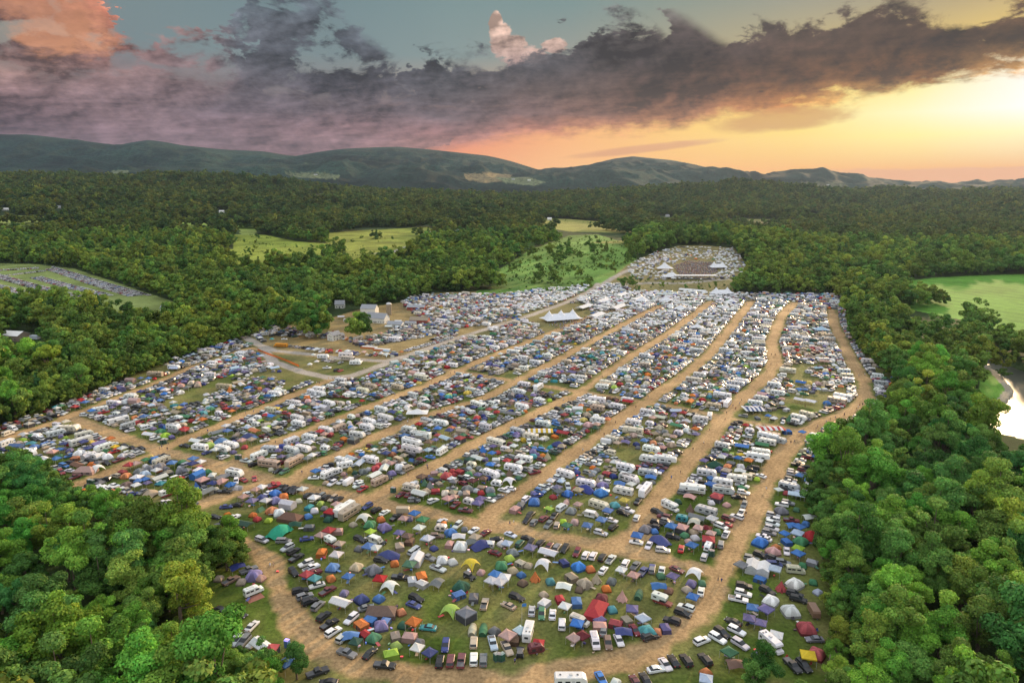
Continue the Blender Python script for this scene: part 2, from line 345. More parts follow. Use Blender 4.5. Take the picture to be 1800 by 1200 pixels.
def build_ground():
    az = np.linspace(R(-62), R(62), 1180)
    r = np.concatenate([np.linspace(5, 112, 14), np.geomspace(114, 9000, 900)])
    A, RR = np.meshgrid(az, r)
    # radial distance is measured along y so rows stay fronto-parallel far away
    Xg = RR * np.sin(A); Yg = RR * np.cos(A)
    x = Xg.ravel(); y = Yg.ravel()
    z = zt(x, y)
    px, py = proj(x, y, z)
    c = np.empty((len(x), 3)); c[:] = (0.036, 0.058, 0.018)          # forest floor
    far = y > 3500
    nf = vnoise(x, y, 180, 5)[:, None]
    nf2 = vnoise(x, y, 520, 6)[:, None]; c[far] = (np.array((0.013, 0.032, 0.022)) * (0.35 + 0.8 * nf + 0.7 * nf2))[far]
    camp = inpoly(px, py, CAMP) & (y < 900)
    for dx_ in (-22, -11, 11, 22): camp |= inpoly(px + dx_ * 190 / np.maximum(y, 150), py, CAMP) & (y < 480)
    n1 = vnoise(x, y, 22, 8)[:, None]; n2 = vnoise(x, y, 6, 9)[:, None]
    grass = np.array((0.084, 0.126, 0.020)) * (0.62 + 0.35 * n1 + 0.35 * n2)
    dry = np.array((0.26, 0.21, 0.09))
    gr = grass * (1 - 0.55 * np.clip(n1 * 1.6 - 0.5, 0, 1)) + dry * (0.55 * np.clip(n1 * 1.6 - 0.5, 0, 1))
    n6 = vnoise(x, y, 7, 19)[:, None]; wear = .5 * np.clip(n6 * 2.2 - 1.1, 0, 1); gr = gr * (1 - wear) + dry * .85 * wear
    # further up the camp the grass is trodden and drier
    t = np.clip((y - 330) / 350, 0, 0.6)[:, None]
    gr = gr * (1 - t) + np.array((0.20, 0.165, 0.075)) * t
    c[camp] = gr[camp]
    ny = (y < 5000)
    def paint(name, rgb, var=0.4):
        m = inpoly(px, py, CLEAR_P[name]) & ny
        if name not in ('farmyard', 'stage'):
            for dyy in (5, 10, 16, 24): m |= inpoly(px, py - dyy, CLEAR_P[name]) & ny & ~camp & (dyy < np.where(y > 1200, 8, 30))
        c[m] = (np.array(rgb) * (1 - var / 2 + var * (0.5 * n1 + 0.5 * vnoise(x, y, 60, 4)[:, None])))[m]
        return m
    paint('farmyard', (0.25, 0.19, 0.085), 0.8); paint('parking', (0.20, 0.25, 0.075), 1.0); 
    paint('farm', (0.22, 0.25, 0.045), 1.0); paint('farmb', (0.21, 0.26, 0.04), 1.0); paint('riverbank', (0.13, 0.27, 0.04), 0.7)
    for q in ('patch1', 'patch2', 'patch3', 'patch5'): paint(q, (0.14, 0.24, 0.05))
    paint('patch4', (0.24, 0.24, 0.08)); paint('patch6', (0.2, 0.25, 0.06))
    paint('strip1', (0.17, 0.27, 0.05)); paint('strip2', (0.19, 0.24, 0.06)); paint('scrub', (0.15, 0.26, 0.055), 1.0)
    paint('strip3', (0.26, 0.26, 0.07)); paint('stage', (0.22, 0.19, 0.08)); mg = paint('green', (0.11, 0.26, 0.035), 0.45); c[mg] *= (1 + .09 * np.sin((x + .45 * y) / 3.6))[mg][:, None]; paint('meadow', (0.09, 0.20, 0.035))
    for poly, rgb in FIELDS_FAR:
        m = inpoly(px, py, poly); c[m] = np.array(rgb) * .62
    # lanes
    wob = (vnoise(x, y, 11, 21) - 0.5) * 3.2 + (vnoise(x, y, 3, 22) - 0.5) * 2.4
    wob = np.where(y > 900, 0, wob)
    nb = y < 1500
    k = np.zeros(len(x))
    for w, pts in LANES:
        d = segdist(x[nb], y[nb], pts)
        k[nb] = np.maximum(k[nb], np.clip((w + wob[nb] - d) / 2.2 + 0.5, 0, 1))
    dirt = np.array((0.44, 0.285, 0.145)) * (0.78 + 0.22 * n2 + 0.22 * n1)
    dl = np.full(len(x), 1e9)
    for w, pts in LANES: dl[nb] = np.minimum(dl[nb], segdist(x[nb], y[nb], pts))
    rut = np.exp(-((dl - 1.0) / .6) ** 2) + .8 * np.exp(-((dl - 2.9) / .55) ** 2)
    dirt = dirt * (1 - .16 * np.where(y < 480, rut, 0) * (.4 + vnoise(x, y, 14, 41)))[:, None]
    c = c * (1 - 0.9 * k[:, None]) + dirt * 0.9 * k[:, None]
    k[:] = 0
    for w, pts in GRAVEL:
        d = segdist(x, y, pts) if w > 3.9 else segdist(x[nb], y[nb], pts)
        kk = np.clip((w + 0.3 * (wob if w > 3.9 else wob[nb]) - d) / 1.2 + 0.5, 0, 1)
        if w > 3.9: k = np.maximum(k, kk)
        else: k[nb] = np.maximum(k[nb], kk)
    c = c * (1 - k[:, None]) + np.array((0.36, 0.32, 0.27)) * k[:, None]
    # gravel bar beside the river
    rv = inpoly(px, py, RIVER) & (y < 700)
    z = np.where(rv, -2.5, z)
    rpts = gp(RIVER[:8]); d = segdist(x[nb], y[nb], rpts)
    m = np.zeros(len(x), bool); m[nb] = d < 4.5
    c[m] = (0.30, 0.27, 0.20)
    nr, na = RR.shape
    idx = np.arange(nr * na).reshape(nr, na)
    f = np.stack([idx[:-1, :-1], idx[:-1, 1:], idx[1:, 1:], idx[1:, :-1]], -1).reshape(-1, 4)[:, ::-1]
    v = np.stack([x, y, z], -1)
    return v, f, c
def np_mesh(name, v, f, vcol=None, fmat=None, smooth=False, fcol=None):
    me = bpy.data.meshes.new(name)
    nv, nf = len(v), len(f); k = f.shape[1]
    me.vertices.add(nv); me.vertices.foreach_set('co', np.ascontiguousarray(v, np.float32).ravel())
    me.loops.add(nf * k); me.loops.foreach_set('vertex_index', np.ascontiguousarray(f, np.int32).ravel())
    me.polygons.add(nf); me.polygons.foreach_set('loop_start', np.arange(0, nf * k, k, dtype=np.int32))
    if fmat is not None: me.polygons.foreach_set('material_index', np.ascontiguousarray(fmat, np.int32))
    me.polygons.foreach_set('use_smooth', np.full(nf, bool(smooth)))
    me.update(calc_edges=True)
    if vcol is not None:
        a = me.color_attributes.new('col', 'FLOAT_COLOR', 'POINT')
        a.data.foreach_set('color', np.concatenate([vcol, np.ones((nv, 1))], 1).astype(np.float32).ravel())
    if fcol is not None:
        a = me.attributes.new('col', 'FLOAT_COLOR', 'FACE')
        a.data.foreach_set('color', np.concatenate([fcol, np.ones((nf, 1))], 1).astype(np.float32).ravel())
    return me
# ------------------------------------------------------------ materials
def mat(name):
    m = bpy.data.materials.new(name); m.use_nodes = True; m.node_tree.nodes.clear(); t = NT(m.node_tree)
    o = t.n('ShaderNodeOutputMaterial'); b = t.n('ShaderNodeBsdfPrincipled'); t.link(b.outputs[0], o.inputs[0])
    return m, t, b, o
def attr(t, name='col'):
    a = t.n('ShaderNodeAttribute'); a.attribute_name = name; return a.outputs['Color']
def mat_ground():
    m, t, b, o = mat('ground_cover')
    g = t.n('ShaderNodeNewGeometry').outputs['Position']
    c = attr(t)
    na = t.noise(g, 0.9, 5, 0.65); nb = t.noise(g, 0.11, 5, 0.6); nc = t.noise(g, 0.022, 6, 0.65)
    sp = t.n('ShaderNodeSeparateXYZ'); t.link(g, sp.inputs[0])
    f = t.m('MULTIPLY', t.mr(na, 0.25, 0.75, 0.50, 1.50), t.mr(nb, 0.3, 0.7, 0.82, 1.18))
    nd = t.mr(t.noise(g, 0.035, 6, 0.75), 0.34, 0.66, 0.35, 1.7); farw = t.mr(sp.outputs[1], 3000, 3700)
    f = t.m('MULTIPLY', f, t.m('ADD', 1.0, t.m('MULTIPLY', t.m('SUBTRACT', nd, 1.0), farw)))
    f = t.m('MULTIPLY', f, t.mr(nc, 0.3, 0.7, 0.8, 1.2))
    s = t.n('ShaderNodeCombineXYZ')
    for i in range(3): t.link(f, s.inputs[i])
    t.link(t.mix(1.0, c, s.outputs[0], 'MULTIPLY'), b.inputs['Base Color'])
    b.inputs['Roughness'].default_value = 0.95; b.inputs['Specular IOR Level'].default_value = 0.1
    bp = t.n('ShaderNodeBump'); bp.inputs['Strength'].default_value = 0.9; bp.inputs['Distance'].default_value = 9.0
    t.link(t.noise(g, 0.055, 5, 0.7), bp.inputs['Height'])
    bp2 = t.n('ShaderNodeBump'); bp2.inputs['Strength'].default_value = 0.5; bp2.inputs['Distance'].default_value = 0.3
    t.link(na, bp2.inputs['Height'])
    # relief of a wooded hillside only where the woods are far away
    mx = t.n('ShaderNodeMix', data_type='VECTOR'); t.link(t.mr(sp.outputs[1], 2800, 3600), mx.inputs[0])
    t.link(bp2.outputs[0], mx.inputs[4]); t.link(bp.outputs[0], mx.inputs[5]); t.link(mx.outputs[1], b.inputs['Normal'])
    return m
def mat_paint(name, rough=0.35, spec=0.5, dirt=0.12, coat=0.0, trans=0.0):
    m, t, b, o = mat(name)
    oi = t.n('ShaderNodeObjectInfo')
    c = t.mix(1.0, attr(t), oi.outputs['Color'], 'MULTIPLY')
    g = t.n('ShaderNodeNewGeometry').outputs['Position']
    n = t.noise(g, 1.3, 3, 0.6)
    s = t.n('ShaderNodeCombineXYZ'); f = t.mr(n, 0.25, 0.75, 1 - dirt, 1 + dirt * 0.4)
    for i in range(3): t.link(f, s.inputs[i])
    c = t.mix(1.0, c, s.outputs[0], 'MULTIPLY')
    t.link(c, b.inputs['Base Color'])
    b.inputs['Roughness'].default_value = rough; b.inputs['Specular IOR Level'].default_value = spec
    if coat: b.inputs['Coat Weight'].default_value = coat
    if trans:
        tr = t.n('ShaderNodeBsdfTranslucent'); t.link(c, tr.inputs[0]); mx = t.n('ShaderNodeMixShader')
        mx.inputs[0].default_value = trans; t.link(b.outputs[0], mx.inputs[1]); t.link(tr.outputs[0], mx.inputs[2]); t.link(mx.outputs[0], o.inputs[0])
    return m
def mat_flat(name, rgb, rough=0.6, spec=0.4, var=0.15, scale=2.0, metal=0.0):
    m, t, b, o = mat(name)
    n = t.noise(t.n('ShaderNodeNewGeometry').outputs['Position'], scale, 4, 0.6)
    c0 = tuple(v * (1 - var) for v in rgb) + (1,); c1 = tuple(min(1, v * (1 + var)) for v in rgb) + (1,)
    t.link(t.mix(t.mr(n, 0.3, 0.7), c0, c1), b.inputs['Base Color'])
    b.inputs['Roughness'].default_value = rough; b.inputs['Specular IOR Level'].default_value = spec; b.inputs['Metallic'].default_value = metal
    return m
def mat_leaf(name, rgb, rgb2, sat=0.0):
    m, t, b, o = mat(name)
    oi = t.n('ShaderNodeObjectInfo'); rnd = oi.outputs['Random']
    g = t.n('ShaderNodeNewGeometry').outputs['Position']
    n = t.noise(g, 0.35, 3, 0.6)
    base = t.mix(t.mr(rnd, 0.0, 1.0), rgb + (1,), rgb2 + (1,))
    hs = t.n('ShaderNodeHueSaturation'); t.link(base, hs.inputs['Color'])
    t.link(t.m('MULTIPLY', t.mr(n, 0.25, 0.75, 0.72, 1.35), t.mr(t.m('FRACT', t.m('MULTIPLY', rnd, 17.3)), 0, 1, 0.68, 1.35)), hs.inputs['Value'])
    t.link(t.mr(t.m('FRACT', t.m('MULTIPLY', rnd, 7.7)), 0, 1, 0.478, 0.512), hs.inputs['Hue'])
    c = t.mix(1.0, hs.outputs[0], attr(t), 'MULTIPLY'); c = t.mix(1.0, c, oi.outputs['Color'], 'MULTIPLY')
    rg = t.mr(t.noise(g, 0.0065, 4, 0.6), 0.36, 0.66)     # stands of different species, the warm tone also standing in for sunlit patches
    c = t.mix(1.0, c, t.mix(rg, (0.74, 0.88, 0.98, 1), (1.24, 1.10, 0.92, 1)), 'MULTIPLY')
    t.link(c, b.inputs['Base Color']); b.inputs['Roughness'].default_value = 0.75; b.inputs['Specular IOR Level'].default_value = 0.15
    tr = t.n('ShaderNodeBsdfTranslucent'); t.link(t.mix(1.0, c, (1.2, 1.25, 0.6, 1), 'MULTIPLY'), tr.inputs[0])
    mx = t.n('ShaderNodeMixShader'); mx.inputs[0].default_value = 0.18
    t.link(b.outputs[0], mx.inputs[1]); t.link(tr.outputs[0], mx.inputs[2]); t.link(mx.outputs[0], o.inputs[0])
    return m
M = {}
M['ground'] = mat_ground()
M['paint'] = mat_paint('car_paint', 0.42, 0.32, 0.12, 0.08)
M['fabric'] = mat_paint('tent_fabric', 0.85, 0.2, 0.18, 0, 0.15)
M['panel'] = mat_paint('camper_panel', 0.45, 0.4, 0.14)
M['glass'] = mat_flat('dark_glass', (0.02, 0.025, 0.03), 0.28, 0.5, 0.2)
M['tyre'] = mat_flat('tyre_rubber', (0.025, 0.025, 0.026), 0.9, 0.2)
M['rim'] = mat_flat('wheel_rim', (0.45, 0.45, 0.46), 0.35, 0.5, metal=0.6)
M['trim'] = mat_flat('grey_trim', (0.12, 0.12, 0.125), 0.6)
M['pole'] = mat_flat('pole_metal', (0.55, 0.55, 0.55), 0.45, metal=0.3)
M['mesh'] = mat_flat('dark_netting', (0.07, 0.07, 0.075), 0.9, 0.1)
M['lamp'] = mat_flat('lamp_lens', (0.7, 0.7, 0.66), 0.15, 0.6)
M['red'] = mat_flat('red_lens', (0.35, 0.02, 0.02), 0.2, 0.6)
M['leafwood_shaded'] = mat_leaf('woodland_leaves', (0.074, 0.178, 0.037), (0.190, 0.262, 0.042)); M['leaffar_shaded'] = mat_leaf('far_woodland_leaves', (0.046, 0.104, 0.028), (0.115, 0.145, 0.030))  # mid and far leaves darkened: the weaker light there is put into their colour
M['bark'] = mat_flat('tree_bark', (0.16, 0.125, 0.09), 0.95, 0.1, 0.35, 3.0)
M['leaf'] = mat_leaf('leaves', (0.092, 0.232, 0.050), (0.180, 0.305, 0.054))
M['wood'] = mat_flat('weathered_wood', (0.30, 0.24, 0.17), 0.85, 0.2, 0.3)
M['siding'] = mat_flat('white_siding', (0.72, 0.71, 0.66), 0.7, 0.3, 0.08)
M['roofm'] = mat_flat('grey_roofing', (0.30, 0.31, 0.33), 0.7, 0.3, 0.2)
M['redbarn'] = mat_flat('red_boards', (0.30, 0.07, 0.05), 0.8, 0.2, 0.2)
M['skin'] = mat_flat('skin', (0.5, 0.3, 0.2), 0.6)
M['dull'] = mat_paint('painted_surface', 0.6, 0.3, 0.2)
MK = list(M.keys()); MI = {k: i for i, k in enumerate(MK)}
gv, gf, gc = build_ground()
gme = np_mesh('ground', gv, gf, vcol=gc, smooth=True); gme.materials.append(M['ground'])
ground = bpy.data.objects.new('ground', gme); col.objects.link(ground); ground['kind'] = 'structure'
# river
wm, wtn, wb, _ = mat('river_water')
wb.inputs['Base Color'].default_value = (0.05, 0.055, 0.04, 1); wb.inputs['Roughness'].default_value = 0.30
wb.inputs['IOR'].default_value = 1.33; wb.inputs['Specular IOR Level'].default_value = 0.9
bpn = wtn.n('ShaderNodeBump'); bpn.inputs['Strength'].default_value = 0.35; bpn.inputs['Distance'].default_value = 0.15
wtn.link(wtn.noise(wtn.n('ShaderNodeNewGeometry').outputs['Position'], 0.8, 4, 0.6), bpn.inputs['Height']); wtn.link(bpn.outputs[0], wb.inputs['Normal'])
def flat_poly(name, pts, z, m, kind='structure'):
    me = bpy.data.meshes.new(name); n = len(pts)
    me.from_pydata([(x, y, z) for x, y in pts], [], [tuple(range(n))]); me.materials.append(m)
    o = bpy.data.objects.new(name, me); col.objects.link(o); o['kind'] = kind
    return o
p0 = gp(RIVER); cx = sum(p[0] for p in p0) / len(p0); cy = sum(p[1] for p in p0) / len(p0)
flat_poly('river', [(cx + (x - cx) * 1.12, cy + (y - cy) * 1.06) for x, y in p0], -1.2, wm)
# ------------------------------------------------------------ mesh builder and the kinds of thing
class MB:
    def __init__(s): s.v = []; s.f = []; s.m = []; s.c = []
    def add(s, vs, fs, m, c=(1, 1, 1)):
        o = len(s.v); s.v += [tuple(v) for v in vs]
        for f in fs: s.f.append(tuple(o + i for i in f)); s.m.append(m); s.c.append(c)
        return s
    def box(s, x0, x1, y0, y1, z0, z1, m, c=(1, 1, 1), top=None):
        tx0, tx1, ty0, ty1 = top or (x0, x1, y0, y1)
        return s.add([(x0,y0,z0),(x1,y0,z0),(x1,y1,z0),(x0,y1,z0),(tx0,ty0,z1),(tx1,ty0,z1),(tx1,ty1,z1),(tx0,ty1,z1)],
            [(3,2,1,0),(4,5,6,7),(0,1,5,4),(1,2,6,5),(2,3,7,6),(3,0,4,7)], m, c)
    def prof(s, pts, hw, m, c=(1, 1, 1), ch=0.08, inset=0.05, taper=0.0):
        # side profile (x, z) extruded across the width, edges chamfered; taper narrows with height
        n = len(pts); xs = [p[0] for p in pts]; zz = [p[1] for p in pts]
        mx = (min(xs) + max(xs)) / 2; mz = (min(zz) + max(zz)) / 2; z0, z1 = min(zz), max(zz)
        rings = []
        for yy, k in ((-hw, 1), (-hw + ch, 0), (hw - ch, 0), (hw, 1)):
            r = []
            for x, z in pts:
                xx = x + (math.copysign(min(inset, abs(mx - x)), mx - x) if k else 0)
                z2 = z + (math.copysign(min(inset, abs(mz - z)), mz - z) if k else 0)
                w = yy * (1 - taper * max(0.0, (z - z0) / (z1 - z0)))
                r.append((xx, w, z2))
            rings.append(r)
        vs = [v for r in rings for v in r]; fs = []
        for k in range(3):
            for i in range(n):
                j = (i + 1) % n; fs.append((k*n+i, k*n+j, (k+1)*n+j, (k+1)*n+i))
        fs.append(tuple(range(n))[::-1]); fs.append(tuple(3*n+i for i in range(n)))
        return s.add(vs, fs, m, c)
    def cyl(s, p0, p1, r0, r1, m, c=(1, 1, 1), n=8, caps=True):
        p0 = Vector(p0); p1 = Vector(p1); d = (p1 - p0).normalized()
        a = d.orthogonal().normalized(); b = d.cross(a); vs = []
        for p, r in ((p0, r0), (p1, r1)):
            for i in range(n):
                t = 2 * math.pi * i / n; vs.append(tuple(p + (a * math.cos(t) + b * math.sin(t)) * r))
        fs = [(i, (i+1) % n, n+(i+1) % n, n+i) for i in range(n)]
        if caps: fs += [tuple(range(n))[::-1], tuple(range(n, 2*n))]
        return s.add(vs, fs, m, c)
    def surf(s, fn, nu, nv, m, c=(1, 1, 1), closeu=False, cf=None):
        vs = [fn(i / nu, j / nv) for j in range(nv + 1) for i in range(nu + 1)]
        o = len(s.v); s.v += vs; w = nu + 1
        for j in range(nv):
            for i in range(nu):
                s.f.append((o+j*w+i, o+j*w+i+1, o+(j+1)*w+i+1, o+(j+1)*w+i)); s.m.append(m); s.c.append(cf((i+.5)/nu, (j+.5)/nv) if cf else c)
        return s
    def mesh(s, name):
        me = bpy.data.meshes.new(name); me.from_pydata(s.v, [], s.f)
        used = sorted(set(s.m), key=MK.index)
        for k in used: me.materials.append(M[k])
        me.polygons.foreach_set('material_index', [used.index(k) for k in s.m])
        a = me.attributes.new('col', 'FLOAT_COLOR', 'FACE'); a.data.foreach_set('color', [q for c in s.c for q in (*c, 1.0)])
        return me


def join(mbs):
    r = MB()
    for b in mbs:
        o = len(r.v); r.v += b.v; r.f += [tuple(o+i for i in f) for f in b.f]; r.m += b.m; r.c += b.c
    return r
def wheel(x, y, r=0.34, w=0.22):
    b = MB(); s = 1 if y > 0 else -1
    b.cyl((x, y - s*w, r), (x, y, r), r, r, 'tyre', n=10); b.cyl((x, y, r), (x, y + s*0.02, r), r*0.58, r*0.5, 'rim', n=8)
    return b
def car(kind):
    P = []; b = MB(); g = MB(); hw = 0.92
    if kind == 'sedan':
        Lh = 2.35
        b.prof([(-2.35,.35),(-2.3,.85),(-2.15,.98),(-1.5,1.02),(0.9,.98),(1.9,.86),(2.28,.72),(2.35,.4),(2.2,.28),(-2.2,.28)], hw, 'paint', ch=.14, inset=.09)
        g.prof([(-1.75,.98),(-1.05,1.38),(0.15,1.40),(1.1,.95)], .80, 'glass', ch=.12, inset=.05, taper=.14)
        b.prof([(-1.1,1.375),(-0.95,1.43),(0.1,1.45),(0.28,1.36)], .70, 'paint', ch=.12, inset=.03)
        wx = 1.42; r = .33
    elif kind == 'hatch':
        b.prof([(-2.0,.35),(-2.02,.95),(-1.7,1.02),(0.8,.98),(1.7,.85),(1.98,.68),(2.02,.4),(1.9,.28),(-1.9,.28)], .87, 'paint', ch=.14, inset=.09)
        g.prof([(-1.95,.98),(-1.55,1.42),(0.1,1.46),(1.05,.95)], .78, 'glass', ch=.12, inset=.05, taper=.12)
        b.prof([(-1.62,1.42),(-1.45,1.48),(0.05,1.51),(0.2,1.42)], .70, 'paint', ch=.12, inset=.03)
        wx = 1.28; r = .32
    elif kind in ('suv', 'minivan'):
        l = 2.4 if kind == 'suv' else 2.55; fr = 1.0 if kind == 'suv' else 1.55
        b.prof([(-l,.45),(-l,1.05),(-l+.1,1.15),(fr,1.10),(l-.35,.98),(l-.05,.85),(l,.45),(l-.15,.34),(-l+.15,.34)], .95, 'paint', ch=.12, inset=.08)
        g.prof([(-l+.05,1.12),(-l+.3,1.66),(fr-.95,1.70),(fr+.08,1.08)], .84, 'glass', ch=.10, inset=.04, taper=.10)
        b.prof([(-l+.25,1.65),(-l+.35,1.73),(fr-1.0,1.77),(fr-.85,1.67)], .78, 'paint', ch=.12, inset=.03)
        for y in (-1, 1): b.box(-1.15,-1.0,y*.80-.03,y*.80+.03,1.12,1.68,'paint', top=(-1.15,-1.0,y*.76-.03,y*.76+.03))
        wx = 1.5; r = .38
    elif kind == 'jeep':
        b.prof([(-2.0,.5),(-2.0,1.1),(0.7,1.12),(1.85,1.02),(1.9,.5),(1.8,.42),(-1.9,.42)], .80, 'paint', ch=.06, inset=.03)
        g.prof([(-1.95,1.1),(-1.9,1.72),(0.3,1.72),(0.6,1.1)], .74, 'glass', ch=.05, inset=.03, taper=.04)
        b.prof([(-1.93,1.72),(-1.93,1.8),(0.3,1.8),(0.36,1.72)], .74, 'trim', ch=.05, inset=.02)
        for y in (-.88, .88): b.box(.95,1.85,y-.12,y+.12,.75,.85,'trim'); b.box(-1.7,-.8,y-.12,y+.12,.75,.85,'trim')
        wx = 1.35; r = .42
    elif kind in ('pickup', 'capped'):
        b.prof([(-2.75,.5),(-2.75,1.1),(-.75,1.12),(1.05,1.12),(2.45,1.05),(2.72,.9),(2.75,.5),(2.6,.4),(-2.6,.4)], .97, 'paint', ch=.1, inset=.06)
        g.prof([(-.8,1.12),(-.68,1.68),(.45,1.70),(1.12,1.10)], .86, 'glass', ch=.1, inset=.04, taper=.10)
        b.prof([(-.72,1.67),(-.62,1.75),(.40,1.77),(.56,1.67)], .78, 'paint', ch=.1, inset=.03)
        if kind == 'pickup': b.box(-2.62,-.95,-.80,.80,1.10,1.125,'trim')
        else: b.prof([(-2.7,1.12),(-2.6,1.66),(-.85,1.70),(-.82,1.12)], .90, 'paint', ch=.1, inset=.05); g.box(-2.3,-1.2,-.915,.915,1.28,1.55,'glass')
        wx = 1.75; r = .40
    f = {'sedan': 2.36, 'hatch': 2.03, 'suv': 2.4, 'minivan': 2.55, 'jeep': 1.9, 'pickup': 2.75, 'capped': 2.75}[kind]
    for y in (-.66, .66):
        b.box(f-.12, f+.012, y-.16, y+.16, .62, .78, 'lamp'); b.box(-f-.012, -f+.1, y-.14, y+.14, .72, .92, 'red')
    P = [('body', b), ('windows', g)]
    for sx in (1, -1):
        for sy in (1, -1): P.append(('wheel', wheel(sx*wx, sy*.90, r)))
    return P
def tent_dome(wd=2.6, h=1.5, sq=0.35, door=(0.75, 0.75, 0.75), two=False):
    b = MB(); d = MB()
    def pt(u, v, k=1.0):
        t = 2*math.pi*u; q = (abs(math.cos(2*t)) ** 1.2) if False else 0
        rr = wd/2 / max(abs(math.cos(t)), abs(math.sin(t))) ** (0.75)
        crest = abs(math.sin(2*t))                      # poles run to the corners, cloth sags between
        a = v*math.pi/2; rad = rr*(math.cos(a)**0.8)*(1 - 0.10*(1-crest)*math.sin(2*a)); z = h*math.sin(a)**(0.95)
        return (rad*math.cos(t)*k, rad*math.sin(t)*k, z*k + 0.03)
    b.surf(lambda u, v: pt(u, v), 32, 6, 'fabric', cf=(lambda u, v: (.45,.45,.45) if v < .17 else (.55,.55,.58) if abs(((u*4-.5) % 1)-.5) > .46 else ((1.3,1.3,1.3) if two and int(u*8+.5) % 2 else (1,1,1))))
    d.surf(lambda u, v: pt((-.09 + .18*u)*(1-.5*v), v*.62, 1.025), 4, 4, 'fabric', door)
    fl = MB(); fl.box(-wd*.47, wd*.47, -wd*.47, wd*.47, 0.0, 0.035, 'mesh')
    return [('tent_fly', b), ('tent_door', d), ('groundsheet', fl)]
def tent_cabin(w=3.4, l=2.6, h=1.9, wall=(0.55, 0.55, 0.55)):
    r = MB(); a = MB(); d = MB(); e = 1.25
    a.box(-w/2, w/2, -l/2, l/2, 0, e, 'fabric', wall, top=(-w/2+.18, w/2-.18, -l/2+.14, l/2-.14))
    x = w/2-.1; y = l/2-.06; rx = w*.22
    r.add([(-x,-y,e-.02),(x,-y,e-.02),(x,y,e-.02),(-x,y,e-.02),(-rx,0,h),(rx,0,h)], [(0,1,5,4),(1,2,5),(2,3,4,5),(3,0,4),(3,2,1,0)], 'fabric')
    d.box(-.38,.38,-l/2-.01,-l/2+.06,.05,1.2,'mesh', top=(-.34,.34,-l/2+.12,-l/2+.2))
    wn = MB(); wn.box(w*.18, w*.36, -l/2+.0,-l/2+.08,.5,1.0,'mesh', top=(w*.18,w*.34,-l/2+.1,-l/2+.18))
    return [('tent_wall', a), ('tent_roof', r), ('tent_door', d), ('tent_window', wn)]
def tent_tunnel(l=4.2, w=2.4, h=1.7):
    b = MB(); d = MB()
    def pt(u, v):
        a = math.pi*v; s = 0.80 + 0.20*math.sin(math.pi*min(1, max(0, u)))
        hoop = 1 - .05*abs(math.sin(3*math.pi*u))
        return (l*(u-.5), -w/2*math.cos(a)*s*hoop, h*math.sin(a)**.85*s*hoop+.02)
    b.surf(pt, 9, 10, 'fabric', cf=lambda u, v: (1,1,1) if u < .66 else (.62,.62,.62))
    n = 10
    for u, nm in ((0, 'tent_door'), (1, 'x')):
        ring = [pt(u, j/n) for j in range(n+1)]; q = d if nm == 'tent_door' else b
        q.add(ring, [tuple(range(n+1)) if u else tuple(range(n, -1, -1))], 'fabric', (.5,.5,.5))
    return [('tent_fly', b), ('tent_door', d)]
def tent_ridge(l=3.0, w=2.2, h=1.5):
    b = MB(); d = MB()
    b.add([(-l/2,-w/2,0),(l/2,-w/2,0),(l/2,w/2,0),(-l/2,w/2,0),(-l*.36,0,h),(0,0,h*.93),(l*.36,0,h)],
      [(0,1,6,5,4),(2,3,4,5,6),(1,2,6),(3,2,1,0)], 'fabric')
    d.add([(-l/2,w/2,0),(-l/2,-w/2,0),(-l*.36,0,h)], [(0,1,2)], 'fabric', (.55,.55,.55))
    return [('tent_fly', b), ('tent_door', d)]
def tent_tee(n=8, w=3.6, h=3.2):
    b = MB(); d = MB(); vs = []
    for i in range(2*n):
        t = math.pi*i/n; rr = w/2*(1 if i % 2 == 0 else .80); vs.append((rr*math.cos(t), rr*math.sin(t), .02 if i % 2 == 0 else .25))
    mid = [(v[0]*.42, v[1]*.42, h*.52) for v in vs]
    b.add(vs+mid+[(0,0,h)], [(i,(i+1)%(2*n),2*n+(i+1)%(2*n),2*n+i) for i in range(2*n)] + [(2*n+i,2*n+(i+1)%(2*n),4*n) for i in range(2*n)], 'fabric')
    d.add([(w*.46,-.35,.05),(w*.46,.35,.05),(w*.26,0,h*.5)], [(0,1,2)], 'fabric', (.3,.3,.3))
    pl = MB(); pl.cyl((0,0,0),(0,0,h+.12),.04,.03,'pole',n=6)
    return [('tent_fly', b), ('tent_door', d), ('centre_pole', pl)]
def leg(x, y, z, r=.035): return MB().cyl((x,y,0),(x,y,z),r,r,'pole',n=5)
